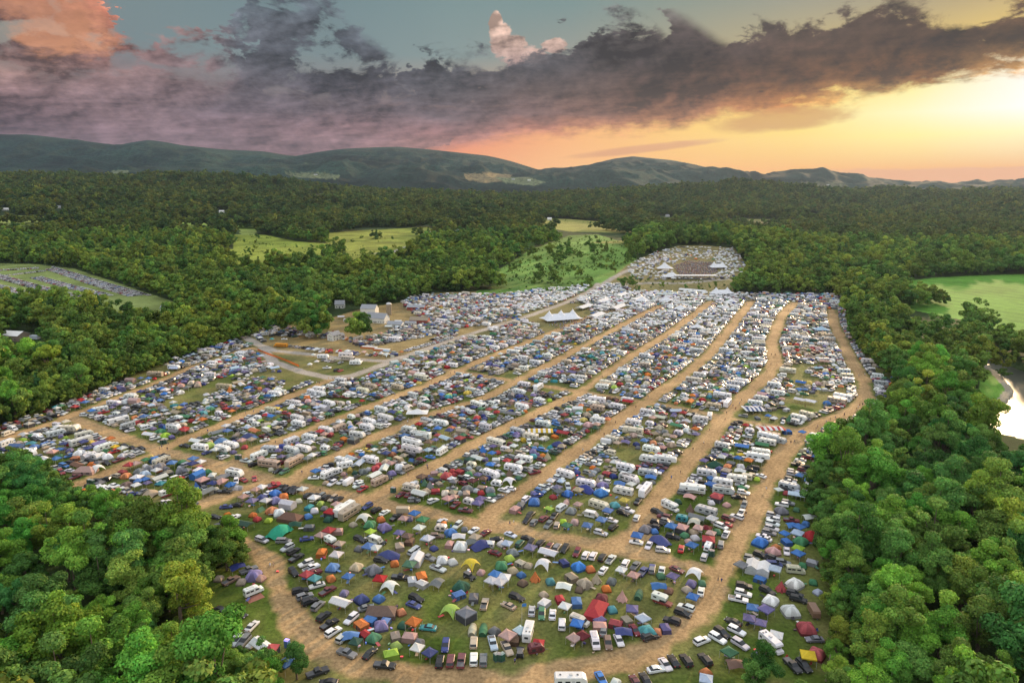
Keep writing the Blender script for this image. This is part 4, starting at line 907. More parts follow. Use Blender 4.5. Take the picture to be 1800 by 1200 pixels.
# ------------------------------------------------------------ hand-placed things: "code+colour x y [heading]" in crop pixels
CROPS = {'A': (300, 850, 3.429), 'B': (700, 850, 3.429), 'C': (1050, 850, 3.429), 'D': (300, 680, 4), 'E': (0, 700, 4), 'Q': (700, 660, 4), 'H': (1100, 660, 4), 'I': (400, 480, 4)}
HAND = {
'A': """sn 335 135 5;sk 395 125 0;ki 440 85;kp 490 112;Dn 550 82;Db 630 55;Do 680 75;kw 548 27;ki 515 40;pr 625 12 15;pk 672 20 30;uk 705 30 35;uk 728 36 35;uk 750 42 35;kw 795 38;
Ae 540 150;kw 575 108;Dp 630 100;Ww 705 125 -10;dc 773 103;Do 612 160;Dw 655 175;Zz 722 198;dw 867 163;cq 835 140;kw 865 92;dh 903 118;dg 925 147;
uk 830 68 35;uk 868 70 35;ug 905 74 35;uk 940 80 35;ut 978 86 35;uk 1012 90 35;ki 1000 128;xr 965 175;Mt 1078 172 32;Mw 1048 150 32;fw 1165 205;un 1185 133 30;uk 1240 155 30;sw 1290 170 30;do 1268 215;pk 1355 200 35;ki 1405 215;kb 1470 185;dp 1440 210;gt 1400 165 0;ke 1520 225;
Lf 185 202;Lf 203 203;Lf 221 205;sk 262 196 -5;do 345 187;pw 378 203 28;pk 312 236 20;Kf 440 245 -10;do 495 187;dr 522 212;dh 590 222;Oa 655 282 32;Tf 752 245 0;cg 835 260;db 828 196;df 950 215;ci 1005 285;kr 955 290;ki 905 315;sn 820 327 8;dt 1100 245;De 1200 245;Dp 1290 262;kh 1205 292;
vs 548 335 -18;vg 680 342 0;us 703 382 28;uk 740 404 30;pk 757 442 30;uw 815 477 20;pw 848 503 25;uk 740 530 -45;pm 858 535 20;kr 820 554;kq 868 576;sw 882 607 15;
co 910 415;kt 1018 365;Pw 972 352 -30;dg 1135 390;kw 1000 437;uk 1140 332 -20;Bw 1230 335 -20;jk 1265 350 -10;kp 1378 300;kz 1428 320;cz 1440 345;kw 1500 272;ct 1380 378;us 1465 402 32;kw 1232 395;On 1312 425 0;uk 1268 458 -10;kb 1195 388;do 1350 480;ke 1440 497;Ww 1482 455 60;kl 1540 337;
Db 975 502;Dt 1120 500;Dg 1222 520;do 966 570;kb 1070 562;kr 1262 582;fw 1320 617;pk 1385 560 -5;cw 1455 582;co 1512 560;cw 1515 600;pm 945 642 30;dp 1045 657;Dn 1150 692;db 1255 692;Kw 1025 718 -18;uk 780 642 12;ug 808 675 18;uk 838 706 22;ug 887 732 42;uk 922 796 40;pk 957 842 32;uw 1088 810 40;uw 980 888 32;sg 1178 742 15;
Zz 1268 765 0;cb 1200 820;co 1150 848;cb 1290 832;Dp 1268 852;do 1390 772;df 1400 848;ko 1465 842;uk 1480 688 -22;sn 1465 725 -20;us 1040 922 42;cr 1172 905;kf 1115 955;Tb 1085 917 0;De 1222 925;ct 1355 915;ci 1440 922;pg 1062 1017 -20;sk 1200 1017 45;pk 1290 1090 -5;ch 1328 1027;dh 1360 977;
dt 290 570;pz 362 580 28;dt 425 592;Dp 500 552;di 542 570;pg 470 515 20;Tn 400 500 20;Vw 498 640 22;sk 305 757 -25;sk 415 782 -18;sk 240 812 -18;uk 350 828 0;sk 205 867 -25;sw 490 852 45;Di 140 938;cz 270 915;ki 272 980;uk 350 918 50;us 393 940 50;ug 440 945 48;sw 502 950 40;Kw 545 975 -35;xr 600 1002;kb 705 1088;pk 885 1132 20;sk 950 1192 0;
Lb 702 966;sk 30 145 -10;pg 120 125 20;pr 30 112 20;Vw 108 62 22""",
'B': """Kw 130 62 -15;cr 225 42;de 342 45;dg 418 32;dr 500 55;Dg 555 37;ug 95 97 0;uw 210 100 22;ki 300 98;ki 335 82;pm 345 125 40;pm 405 157 -8;rw 425 112 -15;kp 480 125;kp 497 96;ce 560 70;sw 553 93 -15;sg 605 76 20;sw 640 37 -15;sw 675 26 -10;
us 265 225 35;co 272 242;uw 358 247 40;rc 258 272 -5;Db 318 290;dg 400 273;sw 455 277 30;sm 527 290 32;sl 677 303 -20;sk 780 325 -12;uf 733 357 50;uk 793 365 55;uk 858 356 45;sm 910 371 55;ug 957 379 55;uk 1003 389 55;um 1077 412 60;uw 1130 427 62;uw 1175 431 62;uk 1230 441 55;pw 1282 452 50;sw 1235 517 52;uw 1370 476 62;pg 1430 492 50;pn 1475 526 50;un 1530 506 80;
kw 180 337;uz 235 312 0;Tw 365 317 0;Dw 375 377;Tg 450 352 0;kt 465 327;On 497 362 20;cw 550 357;ci 310 362;sk 592 330 0;dw 625 362;kl 656 365;sm 582 412 -20;dn 215 387;us 95 404 33;Dw 265 457;dw 328 472;pg 180 442 -18;ps 240 507 -20;fy 437 482;di 498 532;jk 430 557 -25;Tg 232 598 50;
De 622 492;dh 672 452;Dg 690 412;cc 738 475;dt 785 493;fw 875 482;kp 797 394;Kw 905 417 -16;cn 1000 472;Db 1088 497;do 1158 514;dt 692 525;db 742 547;yo 825 558;dq 918 588;kb 585 552;kw 562 592;kw 640 573;kw 612 602;dz 750 597;Tw 1000 617 -10;ct 1045 562;Dt 1125 600;yt 1195 567;dg 1285 587;kw 1345 522;ki 1420 557;dz 1090 637;do 1255 632;yi 1350 675;te 1450 665 70;Dm 1225 687;Df 378 620;cb 365 667;cg 455 685;pt 520 722 75;uk 715 682 -20;st 665 730 -25;
ss 805 762 85;ue 865 782 88;cw 880 717;dt 877 665;sw 930 782 85;cr 975 692;kw 1005 742;cb 1075 712;vw 987 842 88;Vc 1092 820 -22;kb 1078 850;Zr 1195 752 60;cp 1215 822;ci 1215 857;dq 1290 757;kp 1410 762;ct 1378 817;kl 1475 817;fh 315 762;xg 410 790;sq 180 862 -6;ko 95 842;df 28 852;
tc 447 877 80;te 512 877 80;dg 580 887;Cw 785 885 75;kl 735 888;pt 655 988 -62;ut 455 952 86;pl 570 957 -75;cz 700 937;rm 830 1000 10;kr 845 965;jk 735 1012 85;Lf 590 1047;Lf 608 1047;Lf 626 1047;un 285 972 82;uk 250 1067 80;um 315 1062 82;pm 380 1062 82;uw 455 1052 88;ug 513 1057 88;kw 115 992;kn 190 1022;dg 125 957;
km 1110 922;Vw 1185 942 -75;uz 1265 957 -80;sg 1237 882 85;sw 1330 937 -65;Tn 1357 892 0;cr 1310 842;sm 1427 877 -55;Dq 1500 890;uk 1515 917 20;Rw 1040 1182 0;sb 1222 1167 -60;sm 1430 1187 -60;sk 1490 1172 -60;dw 1310 1195;ki 1060 935;ki 660 925;4b 745 870""",
'C': """Mw 572 30 -6;Rs 757 38 -6;Ti 560 78 -15;xr 722 85;pk 850 78 -6;uw 882 50 -10;dw 688 113;Cw 440 132 -25;df 487 107;Rs 655 160 -15;yz 560 147;di 780 127;pw 868 170 62;ug 885 125 62;um 400 195 -12;uk 360 167 -20;rq 510 215 -10;Kg 600 205 -15;kw 690 217;fc 588 232;um 790 207 -18;uw 842 195 -18;sr 775 240 -15;vw 745 252 -22;pw 775 302 62;vg 745 362 82;uk 360 232 -12;ug 420 225 -12;uk 335 257 -12;db 345 285;Dg 290 272;kb 445 264;xi 510 268;ki 610 272;dt 580 292;km 660 272;ki 685 302;xr 670 345;rw 668 385 60;us 645 437 70;Lf 682 420;Lf 695 422;de 525 310;dw 590 327;de 723 290;uk 455 317 -10;On 380 335 -30;di 550 347;kb 570 377;sr 505 387 78;sw 310 367 62;us 395 397 -6;kb 240 322;sw 235 347 -10;uw 237 202 65;
ug 330 512 80;sw 388 520 80;sm 480 512 -22;fw 590 537;kp 455 562;de 385 555;Tb 370 617 0;dz 430 642;dp 565 602;de 632 597;dt 540 637;sw 625 645 80;kb 575 687;Pw 395 700 -20;uw 535 742 -20;uk 515 777 -20;uk 450 822 -18;cp 410 867;do 360 892;uk 318 917 12;dq 300 890;kp 210 762;
ug 1150 112 -12;uw 1112 122 -10;Kl 1200 67 -10;de 1200 155;Dg 1110 162;Tw 1280 202 0;us 1060 187 -12;uw 1060 212 -12;uw 1057 237 -15;uw 1052 266 -15;ug 1035 292 -12;sw 1000 312 -15;sw 1010 328 -15;pm 1170 217 -8;Tb 1180 252 0;db 1255 242;kb 1215 267;kl 1205 307;kb 1130 302;cb 1142 347;sw 1142 402 -88;Db 980 352;Or 1287 308 70;De 1225 347;do 1078 382;Di 1060 407;ug 930 447 -12;uk 985 427 -20;uk 1030 437 -20;kh 1210 395;kb 1210 427;cs 1295 472;Ww 932 498 75;Ww 1002 515 75;kl 1070 522;cb 980 572;kg 868 500;vn 1065 482 -5;ug 1120 472 -10;Vc 1195 515 -6;de 1238 492;yr 1108 617;Dw 1190 602;de 1302 592;dl 1330 652;uk 885 612 -8;uw 880 657 -14;pw 850 692 -12;uk 1025 642 -25;uk 1190 662 -15;uk 1212 692 -15;Dw 1045 702;Dw 1165 767;gz 1305 772 -60;kb 935 752;kp 1015 767;kp 915 817;kp 985 842;sk 820 827 -25;uw 840 882 -25;uk 752 895 -35;uw 725 927 -30;uw 630 942 22;us 862 962 -32;Cw 1050 957 -40;kw 1078 920;Dr 1262 872;sg 1310 932 0;Dr 1320 1022;ky 1270 1047;uk 1245 1092 -45;pk 1178 1092 -45;ke 795 1022;dp 970 1027;Tz 835 1087 0;uk 650 1055 -50;sk 460 1062 -58;uk 535 1060 -55;sw 410 1082 -52;sw 355 1112 10;do 655 1137;kl 655 1182""",
'D': """Mt 692 538 -8;Mt 870 522 28;Rw 622 477 22;ps 530 517 -10;Lf 462 496;Lf 475 496;Lf 488 497;kp 780 492;kp 762 452;Rw 850 442 -15;Rw 932 432 -12;Rw 975 352 -10;Rw 850 376 22;Rw 1092 302 -12;kr 1050 318;ki 1082 336;rw 1085 436 -8;ug 1155 428 -15;uk 1185 392 -10;Rw 1380 283 -12;Rw 1312 334 -8;xg 1285 372;Rw 1480 156 -12;Rw 1398 242 -18;Fw 1510 218 -16;uw 1500 270 -12;mw 1735 180 0;rw 1270 215 -15;yw 1265 264;kw 1190 250;Rw 890 217 -14;rw 610 222 -5;Kb 700 206 -10;kf 690 232;kr 670 202;rw 600 267 -10;Vy 750 157 -10;Ww 1080 146 -15;Rw 1115 115 -16;Cw 880 112 -10;Rw 1050 46 -14;Rw 1000 36 -14;kr 390 156;ko 430 172;tr 150 236 0;ko 225 236;rq 230 192 -8;rw 340 190 -10;Rw 205 422 -8;Rw 365 432 -12;Rw 425 407 -12;kw 315 447;Ob 350 378 20;Kg 325 322 15;sw 245 372 -5;pk 100 412 -8;Kw 180 382 -10;On 545 343 10;ki 505 382;kt 570 377;sw 662 371 12;Cw 20 277 -5;kr 95 302;Tg 45 316 -10;
Rw 1115 607 25;rw 1170 597 20;pk 1140 642 25;sw 1200 662 30;cz 1230 645;Rt 1470 657 26;Kw 1430 622 26;pr 1350 712 32;uw 1320 690 20;Rw 1402 510 -12;Kl 1270 506 -20;Kl 1322 540 40;Cw 1230 547 10;uk 1110 547 0;us 1075 567 0;kb 1020 597;df 1295 602;Dg 1355 592;db 1575 452;Fw 1700 442 -14;Fw 1690 386 -14;Mw 1752 338 -10;sy 1380 441 -10;um 1410 416 -10;sw 1492 396 -22;Vt 1670 566 24;uk 1740 528 25;Bt 1600 510 -20;ki 1545 543;Kw 1500 575 60;pr 722 682 15;sr 588 640 -80;Cw 455 600 -12;Tg 360 632 20;xi 225 657;kn 295 682;ki 350 677;kb 422 692;Kw 1750 747 -14;uk 1712 792 -14;Lf 1557 727;Lf 1572 728;sm 1617 752 30;uw 1715 690 -25;kz 1768 640""",
'E': """Mw 570 300 17;Vw 405 186 -8;kb 395 432;Kw 320 432 -20;Rw 650 405 -10;Ww 625 408 20;ki 370 386;dp 490 367;Tq 225 317 0;Dw 560 387;kn 625 357;ky 810 342;kw 862 357;pm 832 430 20;uk 745 452 -20;Dw 755 412;Kp 690 320 18;sg 960 360 -15;sk 920 342 -15;sk 992 346 -15;sk 872 327 -15;pm 527 550 20;Zi 600 502 0;fw 682 490;do 640 467;Kz 545 472 -20;
kr 910 477;ki 955 467;cr 862 515;Do 885 542;dy 1060 412;Db 1092 433;pk 1150 402 0;kb 1210 462;Dg 980 512;Dl 1022 530;kb 975 582;Kw 1120 560 20;kb 1020 572;kq 1130 606;um 1270 592 0;kr 1260 572;kb 1360 432;kn 1355 468;kw 1412 452;Vw 1400 506 30;de 1460 516;cw 1492 545;xi 1425 582;Kg 1560 560 25;Rw 1650 525 -10;kn 1500 602;ki 1562 590;kb 1615 617;tw 1668 625 0;pk 1580 652 0;Kg 1450 658 25;cc 1505 645;Vw 1322 677 20;Pw 1182 662 20;pw 1150 732 22;pm 1217 735 22;uk 1247 772 -10;pg 1342 745 20;de 1310 722;Ot 1052 667 30;sg 1000 652 30;sn 937 667 12;uw 740 632 -30;uw 772 636 -30;uw 805 640 -30;ut 838 642 -30;uw 870 645 -30;ut 900 648 -30;Lf 625 590;Lf 640 592;Lf 655 594;uk 690 580 0;uk 737 567 0;Vc 55 242 20;Cw 50 312 20;Rw 205 380 -15;Vw 200 398 20;rw 820 115 -10;uw 595 115 0;Kg 850 125 10;kb 1012 135;kb 645 92;Rw 700 78 10;Vw 1030 200 15;Rw 1220 200 -10;Kg 1225 235 -10;kr 1300 228;do 1020 245;Kw 1050 255 -8;Dh 1165 262;De 1130 235;Lf 1135 310;Lf 1150 308;Lf 1165 306;cb 1290 45;ky 1260 72;Rc 490 210 0""",
'Q': """Yw 1000 393 0;Rc 930 425 -12;Rw 882 583 -10;On 1130 482 -20;yt 1050 563;Rw 1020 337 -10;Ww 1260 237 0;kr 1170 282;ki 1395 350;kf 1390 376;Rw 1402 312 -10;ko 1470 314;kt 1540 477;Mc 1650 387 -8;Vw 1645 317 -5;Rw 850 112 -12;Tg 740 258 -10;Kg 800 270 -10;kl 680 227;kr 640 242;rw 690 192 -8;Rw 870 217 -12;Rw 300 332 -10;ko 375 372;Wt 450 395 -10;kb 280 377;kr 278 422;Kl 330 442 -20;xr 435 447;kn 360 392;Cw 310 528 32;Mw 162 417 -8;Fw 95 472 -12;Fw 92 518 -14;kz 215 477;Kw 562 583 -18;cw 687 592;rc 515 632 -10;kb 650 632;Rw 655 690 -20;kp 562 700;kz 600 728;km 522 747;rw 690 762 -8;Rw 810 647 -10;kr 765 602;cr 430 672;dr 390 695;dy 300 697;kz 167 722;ci 255 682;kg 390 748;Dg 490 797;fw 780 740;de 845 717;pm 960 677 12;sw 1000 620 -12;sw 740 802 -15;sw 790 787 -15;kw 1075 742;kp 1120 792;Db 1190 827;kt 1265 812;On 1320 792 -20;Rw 1320 755 -10;yt 1402 742;Rw 1600 642 -12;Rs 1620 718 -12;Tb 1560 758 -10;kw 1640 768;Rw 1582 808 -12;Mw 1738 802 50;pk 1685 882 52;Db 1425 825;dr 1090 852;Db 955 887;vw 900 862 40;un 980 840 20;cg 860 912;Vw 1150 922 35;ti 1180 890 60;ki 1265 907;Rc 1412 908 -18;Dg 1215 948;Bw 1350 972 -12;Dq 1525 907;ky 1590 882;uk 1580 962 -18;pw 1612 942 -18;kb 1475 957;kb 1430 1022;sw 1500 1012 -15;us 1425 1102 -15;uk 1512 1062 40;kb 1330 1062;ke 1185 1057;di 1240 1030;dh 1160 1027;ug 955 1028 52;uk 905 1012 48;uk 932 972 45;um 1025 1002 35;ug 1055 1047 45;pk 1095 985 55;ut 1115 1047 75;ci 820 940;ch 1060 937""",
'H': """Rw 465 787 -8;Rs 690 802 -8;xr 640 853;Of 628 622 0;Uw 1020 377 0;Ke 960 488 -10;Nw 900 237 0;Rw 160 583 -10;Fw 277 592 -8;Rw 180 517 -12;Rs 155 682 -8;Rw 30 727 -20;um 255 642 -12;kp 495 417;ko 490 380;rw 370 407 -10;Cw 590 282 80;kr 405 267;ki 190 300;cw 1130 237;Kw 1225 172 -12;Kw 1300 184 -12;Rw 1070 120 -8;Mw 715 192 50;Ks 415 172 45;Fw 1000 430 -14;Rs 1070 452 -14;Rw 952 537 -8;Fw 930 572 -8;rw 870 392 -10;kb 790 582;dh 745 552;ko 865 602;kp 695 562;co 715 642;kp 550 602;Rw 570 682 -8;Rw 680 747 -10;kb 595 772;cb 600 725;Rw 780 722 -8;dh 922 727;sw 950 700 -18;Rs 1150 778 -14;kl 1215 832;kb 1225 707;kb 1285 742;um 1250 662 -14;Vw 1340 547 0;kb 1340 577;Kl 1400 517 10;Tw 1400 610 -10;Kl 350 250 0;kr 845 350;cb 1135 395;kb 1240 400"""}
ITEMS = []
def add_item(t, c, x, y, rot, hand=True, sc=1.0):
    ITEMS.append(dict(t=t, c=c, x=x, y=y, rot=rot, hand=hand, sc=sc))
def heading(px, py, ang):
    a = G(px, py); b = G(px + 12 * math.cos(R(ang)), py - 12 * math.sin(R(ang)))
    return math.atan2(b.y - a.y, b.x - a.x)
PRADJ = {}
for k, s in HAND.items():
    ox, oy, sc = CROPS[k]
    for it in s.replace('\n', '').split(';'):
        w = it.split()
        if len(w) < 3: continue
        t, c = w[0][0], w[0][1]; x = ox + float(w[1]) / sc; y = oy + float(w[2]) / sc
        # the traced point is the middle of the thing; put its foot a little below
        hgt = {'k':1.6,'K':1.5,'W':1.3,'x':1.4,'R':1.5,'F':1.8,'M':1.6,'C':1.5,'V':1.2,'m':2,'Y':1.8,'U':1.8,'N':1.8,'d':.6,'D':.9,'c':.9,'Z':1.3,'T':1.2,'O':1.1,'f':1.1,'y':1.3,'P':1.3,'B':1.2}.get(t, .8)
        p = G(x, y, hgt)
        if len(w) > 3: rot = heading(x, y, float(w[3])) + (math.pi if random.random() < .3 and t in 'RFsuMr' else 0)
        else: rot = random.uniform(0, math.tau) if t in TENTS else heading(x, y, random.choice((-12, 35))) + random.uniform(-.2, .2)
        s = 1.0
        if t in 'kx': s = random.uniform(.97, 1.22)
        if w[0] == 'Oa': s = 1.25
        if t in 'dDc': s = random.uniform(.92, 1.2)
        add_item(t, c, p.x, p.y, rot, True, s)
# ------------------------------------------------------------ filling the rows by rule
cells = {}
def circles(t, x, y, rot, sc=1.0):
    n, step, r = {'s':(3,1.5,1.05),'h':(3,1.2,1.0),'u':(3,1.5,1.1),'v':(3,1.6,1.1),'j':(3,1.2,1.0),'p':(3,1.8,1.15),'q':(3,1.8,1.15),'R':(5,1.6,1.5),'F':(5,1.9,1.5),'r':(3,1.4,1.3),'M':(5,2.0,1.5),
      'C':(3,2.3,1.45),'V':(3,1.9,1.2),'B':(3,2.0,1.3),'P':(3,2.0,1.35),'g':(3,1.5,1.3),'G':(5,2.1,1.6),'K':(3,1.9,1.8),'W':(3,1.7,1.9),'Z':(3,2.4,2.5),'O':(1,0,3.3),'T':(1,0,2.0),'t':(3,1.2,1.1),
      'd':(1,0,1.3),'D':(1,0,1.9),'c':(1,0,1.8),'A':(1,0,1.5),'y':(1,0,1.8),'k':(1,0,1.65),'x':(1,0,1.9),'f':(1,0,2.1),'L':(1,0,.7),'m':(3,3,3.6),'Y':(3,3.5,3.2),'U':(3,3.8,3.2),'N':(3,2.5,4.6)}.get(t, (1, 0, .5))
    h = n // 2
    return [(x + math.cos(rot) * step * i, y + math.sin(rot) * step * i, r * sc * (1 if sc < 1 else .97)) for i in range(-h, h + 1)]
def free(cs, slack=0.92):
    for x, y, r in cs:
        cx, cy = int(x // 5), int(y // 5)
        for i in (-1, 0, 1):
            for j in (-1, 0, 1):
                for (a, b, q) in cells.get((cx + i, cy + j), ()):
                    if (a - x) ** 2 + (b - y) ** 2 < ((q + r) * slack) ** 2: return False
    return True
def occupy(cs):
    for x, y, r in cs: cells.setdefault((int(x // 5), int(y // 5)), []).append((x, y, r))
for it in ITEMS: occupy(circles(it['t'], it['x'], it['y'], it['rot'], it['sc']))
TREE_SPOTS = []
def pick(d):
    r = random.random() * sum(w for _, w in d)
    for k, w in d:
        r -= w
        if r <= 0: return k
    return d[-1][0]
CARCOL = [('w',26),('s',17),('g',13),('k',19),('m',5),('r',4),('b',4),('n',4),('t',5),('e',2),('f',2)]
TENTCOL = [('g',18),('w',13),('t',16),('b',8),('n',6),('e',8),('o',7),('r',6),('q',6),('p',6),('c',8),('h',4),('i',6),('y',3),('z',5),('s',6)]
CANCOL = [('w',25),('c',6),('l',8),('b',8),('g',10),('n',5),('t',12),('r',4),('i',5),('p',5),('e',5),('o',2),('f',3),('z',3)]
RVCOL = [('w',58),('c',20),('s',10),('t',12)]
def choose(px, py):
    far = py < 640; lft = px < 430 and py > 600
    v = 910 < px < 1300 and py < 575 and random.random() < .55
    if v: return pick([('k',6),('K',3),('R',1.5),('W',1),('u',1)]), 'w'
    rv = 17 if far else 11
    if lft: rv = 5
    g = pick([('car', 41), ('tent', 22 if far else 28), ('can', 20), ('rv', rv)])
    if g == 'car': return pick([('s',25),('u',34),('p',20),('v',9),('h',6),('q',4),('j',3)]), pick(CARCOL)
    if g == 'tent': return pick([('d',42),('D',26),('c',18),('t',6),('A',4),('y',3)]), pick(TENTCOL)
    if g == 'can': return pick([('k',62),('K',9),('W',5),('x',10),('T',10),('f',3)]), pick(CANCOL)
    return pick([('R',38),('F',12),('r',12),('M',14),('C',8),('V',8),('B',8),('P',5),('g',3)]), pick(RVCOL)
ALL_L = LANES + GRAVEL[:2]
segs = []
for w, pts in ALL_L + GRAVEL[2:3]:
    for a, b in zip(pts[:-1], pts[1:]): segs.append((a[0], a[1], b[0], b[1], w))
SG = np.array(segs)
def lane_info(x, y):
    dx = SG[:, 2] - SG[:, 0]; dy = SG[:, 3] - SG[:, 1]; l2 = dx * dx + dy * dy
    t = np.clip(((x - SG[:, 0]) * dx + (y - SG[:, 1]) * dy) / l2, 0, 1)
    d = np.hypot(x - SG[:, 0] - t * dx, y - SG[:, 1] - t * dy) - SG[:, 4]; i = int(np.argmin(d))
    return d[i], math.atan2(dy[i], dx[i])
CAMPFILL = [p for p in CAMP]
NOFILL = [[(455,612),(690,628),(700,640),(640,664),(560,675),(480,650)], [(430,560),(640,600),(740,560),(700,530),(560,540)], [(800,578),(850,572),(870,590),(810,596)], [(915,552),(1020,530),(1050,560),(960,590)],
  [(940,440),(1120,440),(1120,508),(1000,506),(840,520),(800,515)], [(455,590),(600,596),(640,612),(700,600),(760,590),(800,590),(720,622),(480,616)], [(1398,715),(1440,702),(1452,722),(1420,732)],
  [(300,700),(400,660),(420,672),(330,716)]]
def inp1(px, py, poly): return bool(inpoly(np.array([px]), np.array([py]), poly)[0])
def ok_spot(px, py, x, y):
    if not (-60 < px < 1860): return False
    if py > 872 and px < 1500 and (py > 985 or px > 260): return False
    if not inp1(px, py, CAMPFILL): return False
    for q in NOFILL:
        if inp1(px, py, q): return random.random() < .0
    return True
# rows of vehicles nose-in along both verges of every lane
for w, pts in LANES[:11]:
    for (x0, y0), (x1, y1) in zip(pts[:-1], pts[1:]):
        L_ = math.hypot(x1 - x0, y1 - y0); a = math.atan2(y1 - y0, x1 - x0)
        for side in (-1, 1):
            s = 0
            while s < L_:
                t = pick([('u',34),('s',26),('p',18),('v',8),('R',7),('V',3),('M',2),('C',2)]); step = {'R':3.6,'M':3.8,'C':3.4,'V':3.0}.get(t, 2.75)
                s += step / 2
                off = w + size_of(t) + 1.0 + random.uniform(-.3, .5)
                x = x0 + math.cos(a) * s - math.sin(a) * side * off; y = y0 + math.sin(a) * s + math.cos(a) * side * off
                s += step / 2 + random.choice((0, 0, .3))
                if random.random() < .13: s += random.uniform(1, 6); continue
                px, py = proj(x, y, 0)
                if not ok_spot(px, py, x, y) : continue
                d, _ = lane_info(x, y)
                if d < size_of(t) * .8: continue
                rot = a + math.pi / 2 + random.uniform(-.10, .10) + (math.pi if random.random() < .5 else 0)
                cs = circles(t, x, y, rot)
                if free(cs, .88):
                    occupy(cs); add_item(t, pick(CARCOL if t in CARS else RVCOL), x, y, rot, False)
x0, x1, y0, y1 = -480, 420, 190, 840
NT_ = 190000
rx = rng.uniform(x0, x1, NT_); ry = rng.uniform(y0, y1, NT_)
ppx, ppy = proj(rx, ry, 0)
okm = inpoly(ppx, ppy, CAMPFILL) & (ppx > -60) & (ppx < 1860)
for q in NOFILL: okm &= ~inpoly(ppx, ppy, q)
okm &= ~((ppy > 872) & (ppx < 1500) & ((ppy > 985) | (ppx > 260)))
PATCH = vnoise(rx, ry, 26, 31)
okm &= ~((PATCH > .80) & (ppy > 640))
for x, y, px, py in zip(rx[okm], ry[okm], ppx[okm], ppy[okm]):
    t, c = choose(px, py)
    d, la = lane_info(x, y)
    if d < size_of(t) * .75 + .6: continue
    rot = la + math.pi / 2 + random.uniform(-.15, .15) + (math.pi if random.random() < .5 else 0)
    if random.random() < .15 or (t in TENTS): rot += random.uniform(-1.5, 1.5)
    sc = random.uniform(.88, 1.15) if (t in TENTS or t in 'kx') else 1
    cs = circles(t, x, y, rot, sc)
    if free(cs, .90): occupy(cs); add_item(t, c, x, y, rot, False, sc)
# day-parking field on the far side of the trees: long straight rows
def row_px(pa, pb, col_, n, width=1, gap=.06, types='ssuuuppv', cc=CARCOL):
    a, b = gph([pa, pb]); L_ = math.hypot(b[0] - a[0], b[1] - a[1]); th = math.atan2(b[1] - a[1], b[0] - a[0])
    k = int(L_ / 2.9)
    for j in range(width):
        for i in range(k):
            if random.random() < gap: continue
            s = i * 2.9 + random.uniform(-.15, .15); off = j * 5.0
            x = a[0] + math.cos(th) * s - math.sin(th) * off; y = a[1] + math.sin(th) * s + math.cos(th) * off
            add_item(random.choice(types), pick(cc), x, y, th + math.pi / 2 + random.uniform(-.05, .05), False)
LOTC = [('w',54),('s',24),('g',10),('k',10),('r',7),('b',4),('t',5),('m',3)]
for pa, pb, wd in [((-30,478),(72,472),3),((4,486),(82,476),1),((84,474),(232,522),3),((94,470),(264,520),1),((57,489),(180,522),3),((-20,484),(136,527),3),((-30,500),(82,530),3)]:
    row_px(pa, pb, None, 0, wd, .05, cc=LOTC)
# vehicles on the farm field beside the gravel road
for pa, pb, wd in [((512,610),(592,618),1),((675,604),(745,580),2),((740,610),(800,592),1),((570,634),(610,640),1),((592,652),(612,654),1),((760,598),(800,585),1),((715,617),(738,610),1)]:
    row_px(pa, pb, None, 0, wd, .05)
# tents round the stage field on the rise
stp = rng.uniform(0, 1, (2600, 2))
for u, v in stp:
    px = 1095 + 225 * u; py = 433 + 66 * v
    if not inp1(px, py, [(1100,470),(1150,445),(1190,434),(1290,437),(1303,455),(1318,484),(1290,492),(1120,492)]): continue
    if inp1(px, py, [(1176,468),(1212,455),(1256,458),(1268,480),(1236,491),(1192,488)]): continue
    if 1150 < px < 1190 and 466 < py < 478: continue
    if random.random() > (.62 if py > 444 else .30): continue
    p = hit(px, py)
    if p is None: continue
    t, c = choose(px, 500)
    if random.random() < .3: t, c = 'k', 'w'
    if t in 'FM' and random.random() < .7: t = 'c'
    rot = random.uniform(0, 3.1); cs = circles(t, p.x, p.y, rot)
    if free(cs): occupy(cs); add_item(t, c, p.x, p.y, rot, False)
for x0_, y0_, t_, c_, a_ in [(551,628,'k','w',0),(557,640,'k','w',0),(568,630,'R','w',0),(545,645,'k','w',0),(612,634,'M','c',-5),(608,628,'F','w',0),(630,637,'V','w',0),(625,641,'R','w',0),(693,641,'W','w',10),(575,648,'p','w',0),
   (683,577,'K','w',0),(690,572,'R','w',0),(600,560,'K','w',0),(612,566,'R','w',0),(700,568,'K','w',0),(478,600,'k','q',0),(500,597,'s','w',0)]:
    p = G(x0_, y0_); add_item(t_, c_, p.x, p.y, heading(x0_, y0_, a_), True)
for it in ITEMS: it['z'] = 0.0 if it['y'] < 765 else zs(it['x'], it['y'])
print('items', len(ITEMS))
